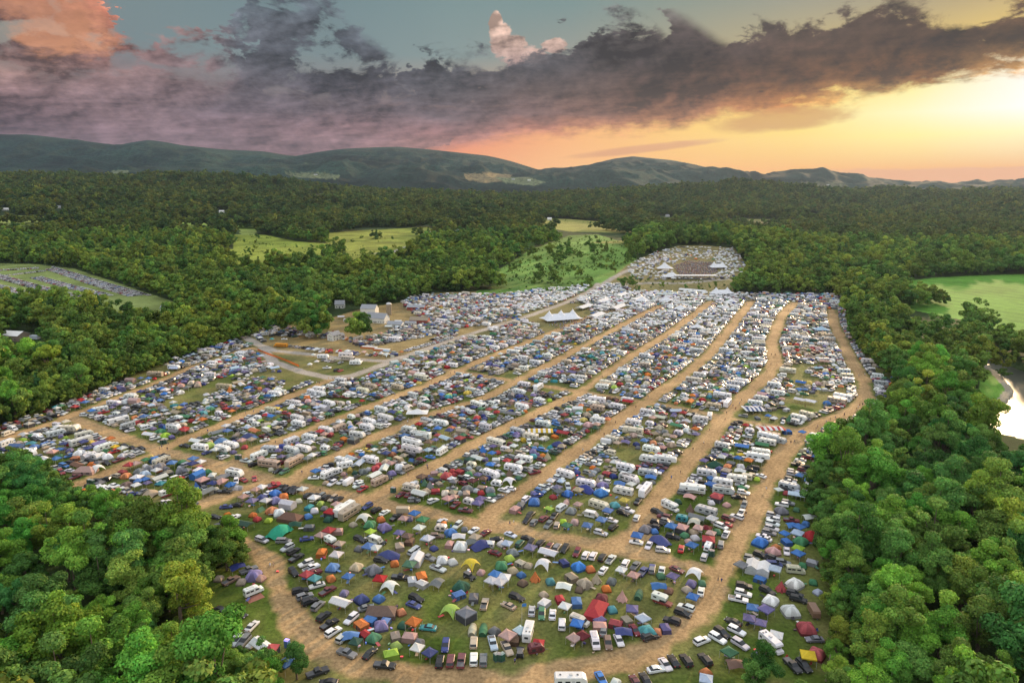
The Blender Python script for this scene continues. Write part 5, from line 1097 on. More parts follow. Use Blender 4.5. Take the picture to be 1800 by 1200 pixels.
# ------------------------------------------------------------ turning the plan into objects
def tag(o, label=None, cat=None, group=None, kind=None):
    if label: o['label'] = label
    if cat: o['category'] = cat
    if group: o['group'] = group
    if kind: o['kind'] = kind
    return o
TPL = {}
def template(t):
    if t not in TPL:
        parts = SPEC[t][3](); nm = SPEC[t][0]
        TPL[t] = dict(parts=[(n, b.mesh(nm + '_' + n)) for n, b in parts], one=join([b for _, b in parts]), raw=parts, mesh1=None)
    return TPL[t]
def place_thing(t, x, y, z, rot, sc, rgb, parts=True):
    tp = template(t); nm = SPEC[t][0]; c4 = (*rgb, 1)
    if parts and len(tp['parts']) > 1:
        o = bpy.data.objects.new(nm, None); col.objects.link(o); o.empty_display_size = .5
        for n, me in tp['parts']:
            q = bpy.data.objects.new(n, me); q.color = c4; q.parent = o; col.objects.link(q)
    else:
        if tp['mesh1'] is None: tp['mesh1'] = tp['one'].mesh(nm)
        o = bpy.data.objects.new(nm, tp['mesh1']); o.color = c4; col.objects.link(o)
    o.location = (x, y, z); o.rotation_euler = (0, 0, rot); o.scale = (sc,) * 3
    return o
def jit(rgb, a=.16):
    k = random.uniform(1 - a, 1 + a); gy = sum(rgb) / 3; f = random.uniform(.02, .36); rgb = tuple(c * (1 - f) + (gy * .8 + .07) * f for c in rgb); return tuple(min(.85, max(.01, c * k * random.uniform(.95, 1.05))) for c in rgb)
for it in ITEMS:
    it['dist'] = math.hypot(it['x'], it['y']); it['px'], it['py'] = proj(it['x'], it['y'], it['z'])
    it['name'] = SPEC[it['t']][0]; it['rgb'] = jit(COLS[it['c']][1])
inview = [it for it in ITEMS if -25 < it['px'] < 1825 and it['py'] < 1225]
bykind = {}
for it in inview: bykind.setdefault(it['name'], []).append(it)
INDIV, REST = [], {}
for k, l in bykind.items():
    l.sort(key=lambda q: q['dist'] / (1.25 if q['hand'] else 1))
    cap = 285
    INDIV += l[:cap]
    for q in l[cap:]: REST.setdefault(k, []).append(q)
print('kinds', {k: len(v) for k, v in bykind.items()}, 'individual', len(INDIV))
# labels: colour and kind, then the neighbours that pick this one out
gridl = {}
for it in INDIV: gridl.setdefault((int(it['x'] // 14), int(it['y'] // 14)), []).append(it)
def phrase(it): return COLS[it['c']][0] + ' ' + SPEC[it['t']][1] if it['t'] not in 'YUN' else SPEC[it['t']][1]
def short(it):
    s = {'q': 'capped pickup', 'P': 'truck camper', 'j': 'off-roader', 'p': 'pickup', 'D': 'big dome', 'd': 'small dome', 'F': 'fifth wheel', 'r': 'small trailer', 'R': 'trailer', 'k': 'canopy', 'K': 'long canopy', 'W': 'walled canopy', 'Z': 'lodge tent',
         'T': 'tarp', 'O': 'huge tarp', 'f': 'arched shelter', 'V': 'van', 'C': 'cabover', 'B': 'pop-up camper', 'Y': 'striped canopy', 'U': 'striped canopy', 'N': 'striped canopy', 'L': 'toilet', 'y': 'tepee', 'c': 'cabin tent', 't': 'tunnel tent', 'A': 'ridge tent', 'm': 'party tent'}.get(it['t'], SPEC[it['t']][1])
    return COLS[it['c']][0] + ' ' + s
def area(it):
    px, py = it['px'], it['py']
    if px < 300 and py < 620 and it['y'] > 560: return 'in the parking field'
    if it['y'] > 800: return 'up by the stage'
    if py > 1000 and px < 500: return 'in the forest clearing'
    if px > 1260 and py > 900: return 'along the river trees'
    if py > 940: return 'inside the bend of the lane'
    if px < 560 and py > 780: return 'near the lane junction'
    if py < 620: return 'towards the hillside'
    return 'between the dirt lanes'
used = {}
def rel(it, o):
    dx, dy = o['x'] - it['x'], o['y'] - it['y']
    return 'behind' if dy < -1.3 * abs(dx) else 'in front of' if dy > 1.3 * abs(dx) else 'beside'
def label_of(it):
    cx, cy = int(it['x'] // 14), int(it['y'] // 14)
    nb = [o for i in (-1, 0, 1) for j in (-1, 0, 1) for o in gridl.get((cx + i, cy + j), ()) if o is not it]
    nb.sort(key=lambda o: math.hypot(o['x'] - it['x'], o['y'] - it['y'])); nb = nb[:7]
    p = phrase(it); cand = []
    a = area(it)
    for i, o in enumerate(nb[:4]):
        for q in nb[i + 1:6]:
            cand.append(f"{p} {rel(it, o)} a {short(o)} and {rel(it, q)} a {short(q)}")
            cand.append(f"{p} between a {short(o)} and a {short(q)} {a}")
    for i, o in enumerate(nb[:3]):
        for j, q in enumerate(nb[i + 1:5]):
            for r in nb[i + j + 2:7]: cand.append(f"{p} close to a {short(o)}, a {short(q)} and a {short(r)}")
    cand.append(f"{p} standing alone {a}")
    for c in cand:
        c = c.replace(' a orange', ' an orange')
        n = len(c.replace(',', '').split())
        if 4 <= n <= 16 and c not in used: used[c] = it; return c
    for w in 'second third fourth fifth sixth seventh eighth ninth tenth eleventh twelfth'.split():
        c = f"{w} {p} {a}, counted uphill"
        if c not in used: used[c] = it; return c
    return f"{p} {a}"
for it in INDIV:
    nearp = it['dist'] < (380 if it['t'] not in 'RFMCBPGKWmYUN' else 400)
    o = place_thing(it['t'], it['x'], it['y'], it['z'], it['rot'], it['sc'], (.8, .8, .8) if it['t'] in 'YUN' else it['rgb'], nearp)
    tag(o, label_of(it), SPEC[it['t']][2], SPEC[it['t']][4])
# what is past counting stays one object per kind
for kname, l in REST.items():
    V_, Fq, C_, Mi = [], [], [], []; used_m = []; off = 0; polys = []
    vs_all, faces, mats, cols_ = [], [], [], []
    for it in l:
        mb = template(it['t'])['one']
        if 'arr' not in TPL[it['t']]:
            tri = []
            for f, m, c in zip(mb.f, mb.m, mb.c):
                for i in range(1, len(f) - 1): tri.append((f[0], f[i], f[i + 1], MI[m], c))
            TPL[it['t']]['arr'] = (np.array(mb.v), np.array([q[:3] for q in tri]), np.array([q[3] for q in tri]), np.array([q[4] for q in tri], float))
        v, f, m, c = TPL[it['t']]['arr']
        cs, sn = math.cos(it['rot']), math.sin(it['rot']); s = it['sc']
        x = (v[:, 0] * cs - v[:, 1] * sn) * s + it['x']; y = (v[:, 0] * sn + v[:, 1] * cs) * s + it['y']; z = v[:, 2] * s + it['z']
        vs_all.append(np.stack([x, y, z], 1)); faces.append(f + off); off += len(v); mats.append(m)
        painted = np.isin(m, [MI['paint'], MI['fabric'], MI['panel'], MI['dull']])
        cc = np.where(painted[:, None], c * np.array(it['rgb']), c); cols_.append(cc)
    fm = np.concatenate(mats); um = sorted(set(fm.tolist())); rm = np.zeros(len(MK), int)
    for i, q in enumerate(um): rm[q] = i
    me = np_mesh('more_' + kname, np.concatenate(vs_all), np.concatenate(faces), fmat=rm[fm], fcol=np.concatenate(cols_))
    for q in um: me.materials.append(M[MK[q]])
    o = bpy.data.objects.new('further_' + kname + 's', me); col.objects.link(o)
    tag(o, f"mass of further {SPEC[l[0]['t']][1]}s packed towards the hillside", SPEC[l[0]['t']][2] + 's', kind='stuff')
# small camp furniture beside the nearer tents and canopies
cnt = 0; gear_used = {}
near_items = sorted([it for it in INDIV if it['dist'] < 340 and it['t'] in 'kKxRMCVDZcfB'], key=lambda q: q['dist'])
for it in near_items:
    if cnt > 400: break
    tcs = random.sample([(q, w) for q in '123' for w in 'bnregwtk'], 3)
    for j in range(random.choice((1, 2, 3))):
        a = random.uniform(0, math.tau); canopy_ = it['t'] in 'kK'
        rr = random.uniform(.3, 1.1) if canopy_ else size_of(it['t']) + .9
        x, y = it['x'] + rr * math.cos(a), it['y'] + rr * math.sin(a)
        d, _ = lane_info(x, y)
        if d < 1.0 or not free([(x, y, .35)], 1.0) and not canopy_: continue
        t, c = tcs[j]
        if canopy_ and not free([(x, y, .1)], .2) and random.random() < 0: continue
        cs = [(x, y, .45)]; key = (int(x * 2), int(y * 2))
        if key in gear_used: continue
        gear_used[key] = 1
        if t == '1' and random.random() < .0: continue
        L0 = f"{COLS[c][0]} {SPEC[t][1]} {'under' if canopy_ else 'beside'} the "
        ctx = [q for q in used if used[q] is it]
        base_l = it.get('lab') or (ctx[0] if ctx else phrase(it)); w = base_l.split()
        bl = base_l.split(); cut = ' '.join(bl)
        lab = L0 + cut
        while len(lab.split()) > 16: cut = ' '.join(cut.split()[:-1]); lab = L0 + cut
        k2 = 2
        while lab in used and k2 < 9:
            L1 = ['', '', 'second ', 'third ', 'fourth ', 'fifth ', 'sixth ', 'seventh ', 'eighth '][k2]; lab = ' '.join((L1 + L0 + base_l).split()[:16]); k2 += 1
        while lab.split()[-1] in ('a', 'and', 'the', 'an', 'in', 'front', 'of', 'beside', 'behind', 'close', 'to', 'between', 'small', 'big', 'pale', 'dark', 'pop-up', 'travel'): lab = ' '.join(lab.split()[:-1])
        lab = lab.rstrip(',')
        if lab in used: continue
        o = place_thing(t, x, y, 0, a, 1.0, jit(COLS[c][1]), True); cnt += 1
        used[lab] = o; tag(o, lab, SPEC[t][2], SPEC[t][4])
# ------------------------------------------------------------ trees
def leafmesh(name, seed, nleaf, ls, kind='broad', lm='leaf'):
    g = np.random.default_rng(seed)
    if kind == 'broad':
        tall = g.uniform(.85, 1.25); wide = g.uniform(.82, 1.15); C = [(0, 0, 11.2*tall)]; LR = [1.5]
        for _ in range(int(g.integers(6, 9))):
            th = g.uniform(0, 6.283); rr = wide*g.uniform(1.4, 3.9); zz = tall*(g.uniform(4.8, 10.6) - .25*rr)
            for _ in range(int(g.integers(3, 6))):
                C.append((rr*np.cos(th)+g.normal(0, 1.05), rr*np.sin(th)+g.normal(0, 1.05), zz+g.normal(0, .9))); LR.append(g.uniform(.75, 1.75))
        C = np.array(C); LR = np.array(LR); nl = len(LR)
    else:
        nl = 9; zz = np.linspace(2.5, 14.5, nl); C = np.stack([g.normal(0, .15, nl), g.normal(0, .15, nl), zz], 1); LR = np.linspace(2.9, .6, nl)
    w = LR**2 / (LR**2).sum(); k = g.choice(nl, nleaf, p=w)
    d = g.normal(0, 1, (nleaf, 3)); d[:, 2] += .35; d /= np.linalg.norm(d, axis=1)[:, None]
    P = C[k] + d * LR[k][:, None] * g.uniform(.78, 1.08, nleaf)[:, None] * np.array([1, 1, .72])
    P += g.normal(0, .12, P.shape)
    dist = np.linalg.norm(P[:, None, :] - C[None], axis=2) / LR[None]
    keep = (dist < .62).sum(1) == 0; P = P[keep]; d = d[keep]; n = len(P)
    nrm = d * .9 + g.normal(0, .42, (n, 3)); nrm[:, 2] += .25; nrm /= np.linalg.norm(nrm, axis=1)[:, None]
    a = np.cross(nrm, g.normal(0, 1, (n, 3))); a /= np.linalg.norm(a, axis=1)[:, None]; b = np.cross(nrm, a)
    s = ls * g.uniform(.6, 1.35, n)[:, None]
    q = np.stack([P - a*s, P - b*s*.7 + nrm*s*.12, P + a*s, P + b*s*.7 - nrm*s*.10], 1).reshape(-1, 3)
    f = np.arange(4*n).reshape(n, 4)
    lt = g.uniform(.74, 1.28, nl)[k][keep]
    tone = (g.uniform(.72, 1.28, n) * lt)[:, None] * np.array([[1, 1, 1.]]) * (1 + .12*g.normal(0, 1, (n, 1))*np.array([[1.2, .3, .3]]))
    if kind != 'broad': tone = tone * np.array([[.55, .62, .9]])
    me = np_mesh(name, q, f, fcol=np.clip(tone, .2, 2)); me.materials.append(M[lm]); return me, C, LR
def trunkmesh(name, C, LR, seed):
    g = random.Random(seed); b = MB(); b.cyl((0, 0, -.6), (g.uniform(-.3,.3), g.uniform(-.3,.3), 6.5), .42, .24, 'bark', n=7)
    for i in range(0, min(27, len(C)), 3):
        c = C[i]; z0 = g.uniform(3.5, 6.3); b.cyl((0, 0, z0), (c[0]*.85, c[1]*.85, max(z0+.6, c[2]-.3)), .15, .05, 'bark', n=5, caps=False)
    return b.mesh(name)
HI = []
for i in range(10):
    me, C, LR = leafmesh('leaf_crown', 40+i, 13000, .205); HI.append((me, trunkmesh('tree_trunk', C, LR, i)))
hidden = bpy.data.collections.new('forest_sources')
def src(name, me, i):
    o = bpy.data.objects.new('%s_%02d' % (name, i), me); hidden.objects.link(o); return o
def plus_trunk(me, C): return me
for i in range(6):
    me, C, LR = leafmesh('woodland_crown', 80+i, 3200, .40, lm='leafwood_shaded'); src('woodland_tree', me, i)
for i in range(2):
    me, C, LR = leafmesh('conifer_crown', 95+i, 1100, .55, 'conifer', 'leafwood_shaded'); src('woodland_tree', me, 6+i)
far_c = bpy.data.collections.new('far_forest_sources')
for i in range(5):
    me, C, LR = leafmesh('far_crown', 120+i, 760, .75, lm='leaffar_shaded')
    o = bpy.data.objects.new('far_tree_%02d' % i, me); far_c.objects.link(o)
pts = []
yy = 95.0
while yy < 3650:
    s = 8.3 if yy < 520 else 9.6 if yy < 900 else 11 if yy < 1400 else 13.5 if yy < 2200 else 17
    xr = yy * .82 + 50
    xs = np.arange(-xr, xr, s); n = len(xs)
    pts.append(np.stack([xs + rng.uniform(-.42, .42, n) * s, np.full(n, yy) + rng.uniform(-.42, .42, n) * s, np.full(n, s)], 1)); yy += s
pts = np.concatenate(pts); tz = zt(pts[:, 0], pts[:, 1])
bx, by = proj(pts[:, 0], pts[:, 1], tz); cxp, cyp = proj(pts[:, 0], pts[:, 1], tz + 10)
m = (bx > -170) & (bx < 1970) & (by < 1500)
CLUMPS = [[(1275,1150),(1330,1128),(1400,1135),(1430,1260),(1265,1260)], [(380,1170),(440,1150),(520,1172),(560,1260),(370,1260)]]
INCL = inpoly(cxp, cyp, CLUMPS[0]) | inpoly(cxp, cyp, CLUMPS[1])
CAMPX = inpoly(bx, by, CAMP) | inpoly(cxp, cyp, CAMP); m &= (~(CAMPX & (pts[:, 1] < 900))) | INCL
# keep crowns from leaning over the visible edge of the camp
for ddx in (-1, 1):
    ex, ey = proj(pts[:, 0] + 1.5 * ddx, pts[:, 1], tz + 10); m &= (~(inpoly(ex, ey, CAMP) & (pts[:, 1] < 480))) | INCL
for k_, q in CLEAR_P.items():
    if k_ == 'scrub': continue
    ux, uy = proj(pts[:, 0], pts[:, 1], tz + (11 if k_ in ('farmyard', 'stage') else np.where(bx < 1690, 30, 13) if k_ == 'green' else 16 if k_ == 'riverbank' else 10 if k_ == 'parking' else 21)); m &= ~(inpoly(ux, uy, q) & (pts[:, 1] < 6000))
    m &= ~(inpoly(bx, by, q) & (pts[:, 1] < 6000))
m &= ~inpoly(bx, by, RIVER); m &= ~inpoly(cxp, cyp + 4, [(1730,650),(1790,640),(1860,660),(1860,740),(1740,745),(1725,725),(1775,700)])
ux, uy = proj(pts[:, 0], pts[:, 1], tz + 16); m &= ~inpoly(ux, uy, [(1712,748),(1740,722),(1785,690),(1900,672),(1900,775),(1770,762)])
scr = inpoly(bx, by, CLEAR_P['scrub']); ux, uy = proj(pts[:, 0], pts[:, 1], tz + 24); scr |= inpoly(ux, uy, CLEAR_P['scrub']); m &= ~(scr & (rng.uniform(0, 1, len(m)) > .03))
for q, _ in FIELDS_FAR: m &= ~inpoly(bx, by, q)
for w, l in GRAVEL: m &= segdist(pts[:, 0], pts[:, 1], l) > w + 5
HOUSES_PX = [(590,588),(650,556),(28,590),(62,592),(752,405),(598,541),(390,372),(10,368),(104,364),(810,408),(560,345),(966,386),(1170,381),(1430,377)]
for hx, hy in HOUSES_PX:
    h = hit(hx, hy)
    if h: m &= ~((np.abs(bx - hx) < (24 if hy > 520 else 11)) & (by > hy - 2) & (by < hy + (62 if hy > 520 else 16)))
    if h: m &= np.hypot(pts[:, 0] - h.x, pts[:, 1] - h.y) > (16 if h.y < 900 else 26)
# openings in the woods on the far slopes
opn = vnoise(pts[:, 0], pts[:, 1], 170, 77); m &= ~((opn > .80) & (pts[:, 1] > 1250) & (bx < 1250))
# wood edge: smaller trees fill the skirt between the camp and the tall crowns, plus single traced trees
ring = [(x, y) for x, y in CAMP]; EX = []
for (x0_, y0_), (x1_, y1_) in zip(ring, ring[1:] + ring[:1]):
    a_, b_ = G(x0_, y0_), G(x1_, y1_); L_ = (b_ - a_).length
    if max(a_.y, b_.y) > 640 or (440 < x0_ < 1480 and y0_ < 600) or (x0_ > 560 and y0_ > 1250 and x0_ < 1460): continue
    nx, ny = (b_.y - a_.y) / L_, -(b_.x - a_.x) / L_
    mx_, my_ = (a_.x + b_.x) / 2 + nx * 3, (a_.y + b_.y) / 2 + ny * 3; qx, qy = proj(mx_, my_, 0)
    if inp1(qx, qy, CAMP): nx, ny = -nx, -ny
    s_ = 0
    while s_ < L_:
        t_ = s_ / L_; o_ = random.uniform(-.6, 2.6)
        EX.append((a_.x + (b_.x - a_.x) * t_ + nx * o_, a_.y + (b_.y - a_.y) * t_ + ny * o_, random.uniform(.35, .75))); o2 = o_ + random.uniform(5, 9); EX.append((a_.x + (b_.x - a_.x) * t_ + nx * o2, a_.y + (b_.y - a_.y) * t_ + ny * o2, random.uniform(.6, 1.1))); s_ += random.uniform(3.2, 6)
for px_, py_, s_ in [(628,600,1.7),(641,598,1.6),(634,594,1.7),(556,594,1.9),(543,598,1.7),(525,592,1.9),(572,590,1.8),(505,588,1.8),(484,588,1.7),(538,584,2.0),(560,578,2.0),(515,578,2.0),(495,574,1.9),(594,452,2.2),(600,449,1.9),(588,449,1.8),(655,420,1.5),(662,421,1.5),(668,420,1.3),(1098,508,1.2),(1112,506,1.0),(1120,514,.6),(1162,506,.6),(1205,508,.5),(640,448,1.1),(550,452,.8),(470,450,.9),(450,440,.8),(435,447,.9)]:
    h = hit(px_, py_); EX.append((h.x, h.y, s_))
EX = np.array(EX); EZ = zt(EX[:, 0], EX[:, 1])
pts = pts[m]; tz = tz[m]; bx = bx[m]; by = by[m]; cyp = cyp[m]; N0 = len(pts); pts = np.concatenate([pts, np.stack([EX[:, 0], EX[:, 1], np.full(len(EX), 8.6)], 1)]); tz = np.concatenate([tz, EZ]); N = len(pts)
bx, by = proj(pts[:, 0], pts[:, 1], tz); _, cyp = proj(pts[:, 0], pts[:, 1], tz + 10)
grp = vnoise(pts[:, 0], pts[:, 1], 34, 61)
sc_ = np.maximum(pts[:, 2] / 8.6, 1) * (.70 + 1.0 * rng.uniform(0, 1, N) ** 1.6) * (.90 + .40 * grp); sc_ = sc_ * .92; hz = sc_ * rng.uniform(.88, 1.2, N) * .95
sc_[N0:] = EX[:, 2]; hz[N0:] = EX[:, 2]
near = pts[:, 1] < 620
rank = np.argsort(np.hypot(pts[:, 0], pts[:, 1]) / sc_); vis = [i for i in rank if -45 < bx[i] < 1845 and cyp[i] < 1225][:295]
vset = np.zeros(N, bool); vset[vis] = True
print('trees', N, 'near', near.sum(), 'individual farthest', max(pts[i, 1] for i in vis))
TONE = [('deep green', (.62,.78,.75)), ('mid green', (1,1,1)), ('fresh green', (1.15,1.35,.9)), ('yellowish green', (1.4,1.22,.85)), ('bluish green', (.78,.95,1.12)), ('olive', (1.2,.95,.8))]
o_children = []
def tree_obj(i, x, y, z, sx, sz, nm='broadleaf_tree'):
    me, tm = HI[i % 10]
    o = bpy.data.objects.new(nm, None); col.objects.link(o); o.location = (x, y, z - .2); o.rotation_euler = (0, 0, random.uniform(0, 6.28)); o.scale = (sx, sx, sz)
    for n_, q in (('crown', me), ('trunk', tm)):
        c = bpy.data.objects.new(n_, q); c.parent = o; col.objects.link(c); o_children.append(c)
    return o
def tree_label(i):
    px, py = bx[i], cyp[i]
    side = 'in the left forest' if px < 560 and py > 780 else 'in the lower clump' if py > 1080 and px < 1420 else 'in riverside forest' if px > 1380 else 'behind the camp'
    size = 'tall' if hz[i] > 1.08 else 'low' if hz[i] < .85 else 'medium'
    wide = 'wide crown' if sc_[i] > 1.0 else 'narrow crown'
    return size, wide, side
ORD = [''] + [w + ' ' for w in 'second third fourth fifth sixth seventh eighth ninth tenth eleventh twelfth thirteenth fourteenth fifteenth sixteenth seventeenth'.split()]
order = sorted(vis, key=lambda i: (pts[i, 1]))
camp_items = np.array([(it['x'], it['y']) for it in INDIV]); groups_ = {}
def band(py):
    return 'at the very bottom' if py > 1110 else 'by the lane bend' if py > 1010 else 'by the cross lane' if py > 910 else 'beyond cross lane' if py > 850 else 'near striped canopies' if py > 760 else 'by the river glint' if py > 670 else 'towards the farm'
for i in order:
    size, wide, side = tree_label(i); tn, rgb = TONE[0 if (470 < bx[i] < 660 and 560 < by[i] < 612) else random.choices(range(6), (4, 5, 5, 3, 2, 2))[0]]
    groups_.setdefault((tn, size, side, band(cyp[i])), []).append((float(np.hypot(camp_items[:, 0] - pts[i, 0], camp_items[:, 1] - pts[i, 1]).min()), i, rgb))
for (tn, size, side, bd), l in groups_.items():
    l.sort()
    for k_, (d, i, rgb) in enumerate(l):
        lab = f"{size} {tn} tree {side}, {bd}" if len(l) == 1 else f"{ORD[min(k_, 16)] or 'first '}{size} {tn} tree from camp {side}, {bd}"
        o = tree_obj(i, pts[i, 0], pts[i, 1], tz[i], sc_[i], hz[i]); tag(o, lab, 'tree', 'broadleaf trees around the camp')
        for c in o_children[-2:]: c.color = (*rgb, 1)
def gn_scatter(name, P, Z, S, HZ, coll, nvar, picks, label):
    n = len(P); me = bpy.data.meshes.new(name); me.vertices.add(n)
    me.vertices.foreach_set('co', np.stack([P[:, 0], P[:, 1], Z - .3], 1).astype(np.float32).ravel())
    a = me.attributes.new('idx', 'INT', 'POINT'); a.data.foreach_set('value', picks.astype(np.int32))
    a = me.attributes.new('scl', 'FLOAT_VECTOR', 'POINT'); a.data.foreach_set('vector', np.stack([S, S, HZ], 1).astype(np.float32).ravel())
    a = me.attributes.new('rot', 'FLOAT_VECTOR', 'POINT'); a.data.foreach_set('vector', np.stack([np.zeros(n), np.zeros(n), rng.uniform(0, 6.28, n)], 1).astype(np.float32).ravel())
    o = bpy.data.objects.new(name, me); col.objects.link(o)
    ng = bpy.data.node_groups.new(name, 'GeometryNodeTree'); ng.interface.new_socket('Geometry', in_out='INPUT', socket_type='NodeSocketGeometry'); ng.interface.new_socket('Geometry', in_out='OUTPUT', socket_type='NodeSocketGeometry')
    gi = ng.nodes.new('NodeGroupInput'); go = ng.nodes.new('NodeGroupOutput'); ip = ng.nodes.new('GeometryNodeInstanceOnPoints'); ci = ng.nodes.new('GeometryNodeCollectionInfo')
    ci.inputs['Collection'].default_value = coll; ci.inputs['Separate Children'].default_value = True; ci.inputs['Reset Children'].default_value = True
    mp = ng.nodes.new('GeometryNodeMeshToPoints'); ng.links.new(gi.outputs[0], mp.inputs[0]); ng.links.new(mp.outputs[0], ip.inputs['Points']); ng.links.new(ci.outputs[0], ip.inputs['Instance'])
    ip.inputs['Pick Instance'].default_value = True
    for nm, ty, sk in (('idx', 'INT', 'Instance Index'), ('scl', 'FLOAT_VECTOR', 'Scale'), ('rot', 'FLOAT_VECTOR', 'Rotation')):
        na = ng.nodes.new('GeometryNodeInputNamedAttribute'); na.data_type = ty; na.inputs[0].default_value = nm
        ng.links.new(na.outputs[0], ip.inputs[sk])
    ng.links.new(ip.outputs[0], go.inputs[0]); md = o.modifiers.new('scatter', 'NODES'); md.node_group = ng
    tag(o, label, 'forest', kind='stuff'); return o
mid = (~vset) & (pts[:, 1] < 1400); con = rng.uniform(0, 1, N) < np.where(pts[:, 1] > 900, .10, .02)
pk = np.where(con, rng.integers(6, 8, N), rng.integers(0, 6, N))
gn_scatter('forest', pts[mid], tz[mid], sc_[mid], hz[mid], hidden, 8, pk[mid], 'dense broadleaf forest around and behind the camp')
fr = (~vset) & (pts[:, 1] >= 1400)
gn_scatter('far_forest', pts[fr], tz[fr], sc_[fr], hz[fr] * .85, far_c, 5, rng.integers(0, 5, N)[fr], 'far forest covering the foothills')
# bushes of the rough meadow
bp_ = rng.uniform(0, 1, (1300, 2)); BX = []
for u, v in bp_:
    px = 860 + 260 * u; py = 412 + 95 * v
    if inp1(px, py, CLEAR_P['scrub']):
        h = hit(px, py)
        if h and vnoise(np.array([h.x]), np.array([h.y]), 40, 55)[0] > .35: BX.append(h)
for (xa, ya, xb, yb, n_) in [(400,421,520,436,18),(380,447,520,441,18),(520,452,560,428,10),(585,436,612,450,26),(588,430,606,442,18),(570,425,590,420,12),(655,420,668,421,5),(440,412,470,420,10),(600,452,700,442,16),(980,388,1130,398,18),(20,384,130,384,8)]:
    for _ in range(n_):
        u = random.random(); h = hit(xa + (xb - xa) * u + random.uniform(-4, 4), ya + (yb - ya) * u + random.uniform(-1.2, 1.2))
        if h: BX.append(h); BX.append(h + Vector((random.uniform(-9, 9), random.uniform(-6, 6), 0)))
for (x0_, y0_, x1_, y1_, n_) in [(380,418,740,452,60), (860,505,1010,520,25), (1095,490,1290,512,60)]:
    for _ in range(n_):
        h = hit(random.uniform(x0_, x1_), random.uniform(y0_, y1_))
        if h and lane_info(h.x, h.y)[0] > 5: BX.append(h)
BXa = np.array([tuple(h) for h in BX])
sb = rng.uniform(.10, .30, len(BXa)) + (rng.uniform(0, 1, len(BXa)) > .90) * .4
gn_scatter('shrubbery', BXa[:, :2], BXa[:, 2] - sb * 3.0, sb, sb, hidden, 8, rng.integers(0, 6, len(BXa)), 'scattered bushes of the rough green meadow')
# ------------------------------------------------------------ buildings, marquees, fence, people, stage
def thing(name, label, cat, loc, rot=0.0, group=None):
    o = bpy.data.objects.new(name, None); col.objects.link(o); o.location = loc; o.rotation_euler = (0, 0, rot); return tag(o, label, cat, group)
def part(name, mb, parent, rgb=(1, 1, 1), loc=None):
    o = bpy.data.objects.new(name, mb.mesh(name)); o.parent = parent; o.color = (*rgb, 1); col.objects.link(o)
    if loc: o.location = loc
    return o
def gable(root, l, w, e, p, wallm, roofm, wx=0, wy=0, nwin=3, storeys=1, door=True, chimney=False, ov=.4):
    a, b = l/2, w/2
    wl = MB(); wl.box(-a+wx, a+wx, -b+wy, b+wy, 0, e, wallm); wl.add([(-a+wx,-b+wy,e),(-a+wx,b+wy,e),(-a+wx,wy,p),(a+wx,-b+wy,e),(a+wx,b+wy,e),(a+wx,wy,p)], [(0,2,1),(3,4,5)], wallm)
    part('wall', wl, root)
    rf = MB()
    for s in (-1, 1):
        dz = (p-e)/b*ov
        q = [(-a-ov+wx, s*(b+ov)+wy, e-dz), (a+ov+wx, s*(b+ov)+wy, e-dz), (a+ov+wx, wy, p), (-a-ov+wx, wy, p)]
        q2 = [(x, y, z+.18) for x, y, z in q]
        rf.add(q+q2, [(0,1,2,3),(7,6,5,4),(0,4,5,1),(1,5,6,2),(2,6,7,3),(3,7,4,0)], roofm)
    r = part('roof', rf, root)
    if chimney: part('chimney', MB().box(-a*.3+wx, -a*.3+.8+wx, wy-.4, wy+.4, p-.8, p+1.1, 'redbarn'), r)
    for st in range(storeys):
        z0 = .9 + st*2.7
        for i in range(nwin):
            x = -a + l*(i+.5)/nwin + wx
            for s in (-1, 1):
                y = s*b + wy; wv = MB().box(x-.45, x+.45, min(y-.04*s, y+.03*s), max(y-.04*s, y+.03*s), z0, z0+1.2, 'glass'); f = part('window', wv, root)
        for s in (-1, 1):
            x = s*a + wx; part('window', MB().box(min(x-.04*s, x+.03*s), max(x-.04*s, x+.03*s), wy-1.6, wy-.8, z0, z0+1.2, 'glass'), root); part('window', MB().box(min(x-.04*s, x+.03*s), max(x-.04*s, x+.03*s), wy+.8, wy+1.6, z0, z0+1.2, 'glass'), root)
    if door: part('door', MB().box(wx-.5, wx+.5, -b-.05+wy, -b+.03+wy, 0, 2.1, 'trim'), root)
def at(px, py):
    h = hit(px, py); return (h.x, h.y, h.z)
r = thing('farmhouse', 'white two storey farmhouse with grey metal roof beside the big dark tree', 'house', at(588, 597), R(58)); r.scale = (.8,) * 3; gable(r, 11, 8, 5.4, 8.4, 'siding', 'roofm', nwin=3, storeys=2, chimney=True)
gable(r, 6, 6, 3.2, 5.2, 'siding', 'roofm', wx=8.4, wy=0.6, nwin=2, door=False)
r = thing('dairy_barn', 'long white barn with grey roof and a row of dark windows', 'barn', at(664, 566), R(-22)); r.scale = (.8,) * 3; gable(r, 24, 11, 5.5, 10.5, 'siding', 'roofm', nwin=8, chimney=False)
r = thing('hay_barn', 'tall pale barn with dark roof behind the long white barn', 'barn', at(650, 552), R(-10)); r.scale = (.8,) * 3; gable(r, 18, 12, 7.5, 11.5, 'siding', 'roofm', nwin=3)
r = thing('grain_silo', 'round grey silo with domed cap behind the barns', 'silo', at(684, 553)); part('body', MB().cyl((0,0,0),(0,0,10),2.6,2.6,'wood',n=16), r)
part('cap', MB().surf(lambda u, v: (2.6*math.cos(v*math.pi/2)*math.cos(6.2832*u), 2.6*math.cos(v*math.pi/2)*math.sin(6.2832*u), 10+1.6*math.sin(v*math.pi/2)), 16, 5, 'pole'), r)
r = thing('red_shed', 'long low red shed with pale roof at the tree line', 'shed', at(732, 544), R(-4)); gable(r, 17, 8, 3, 4.6, 'redbarn', 'roofm', nwin=4)
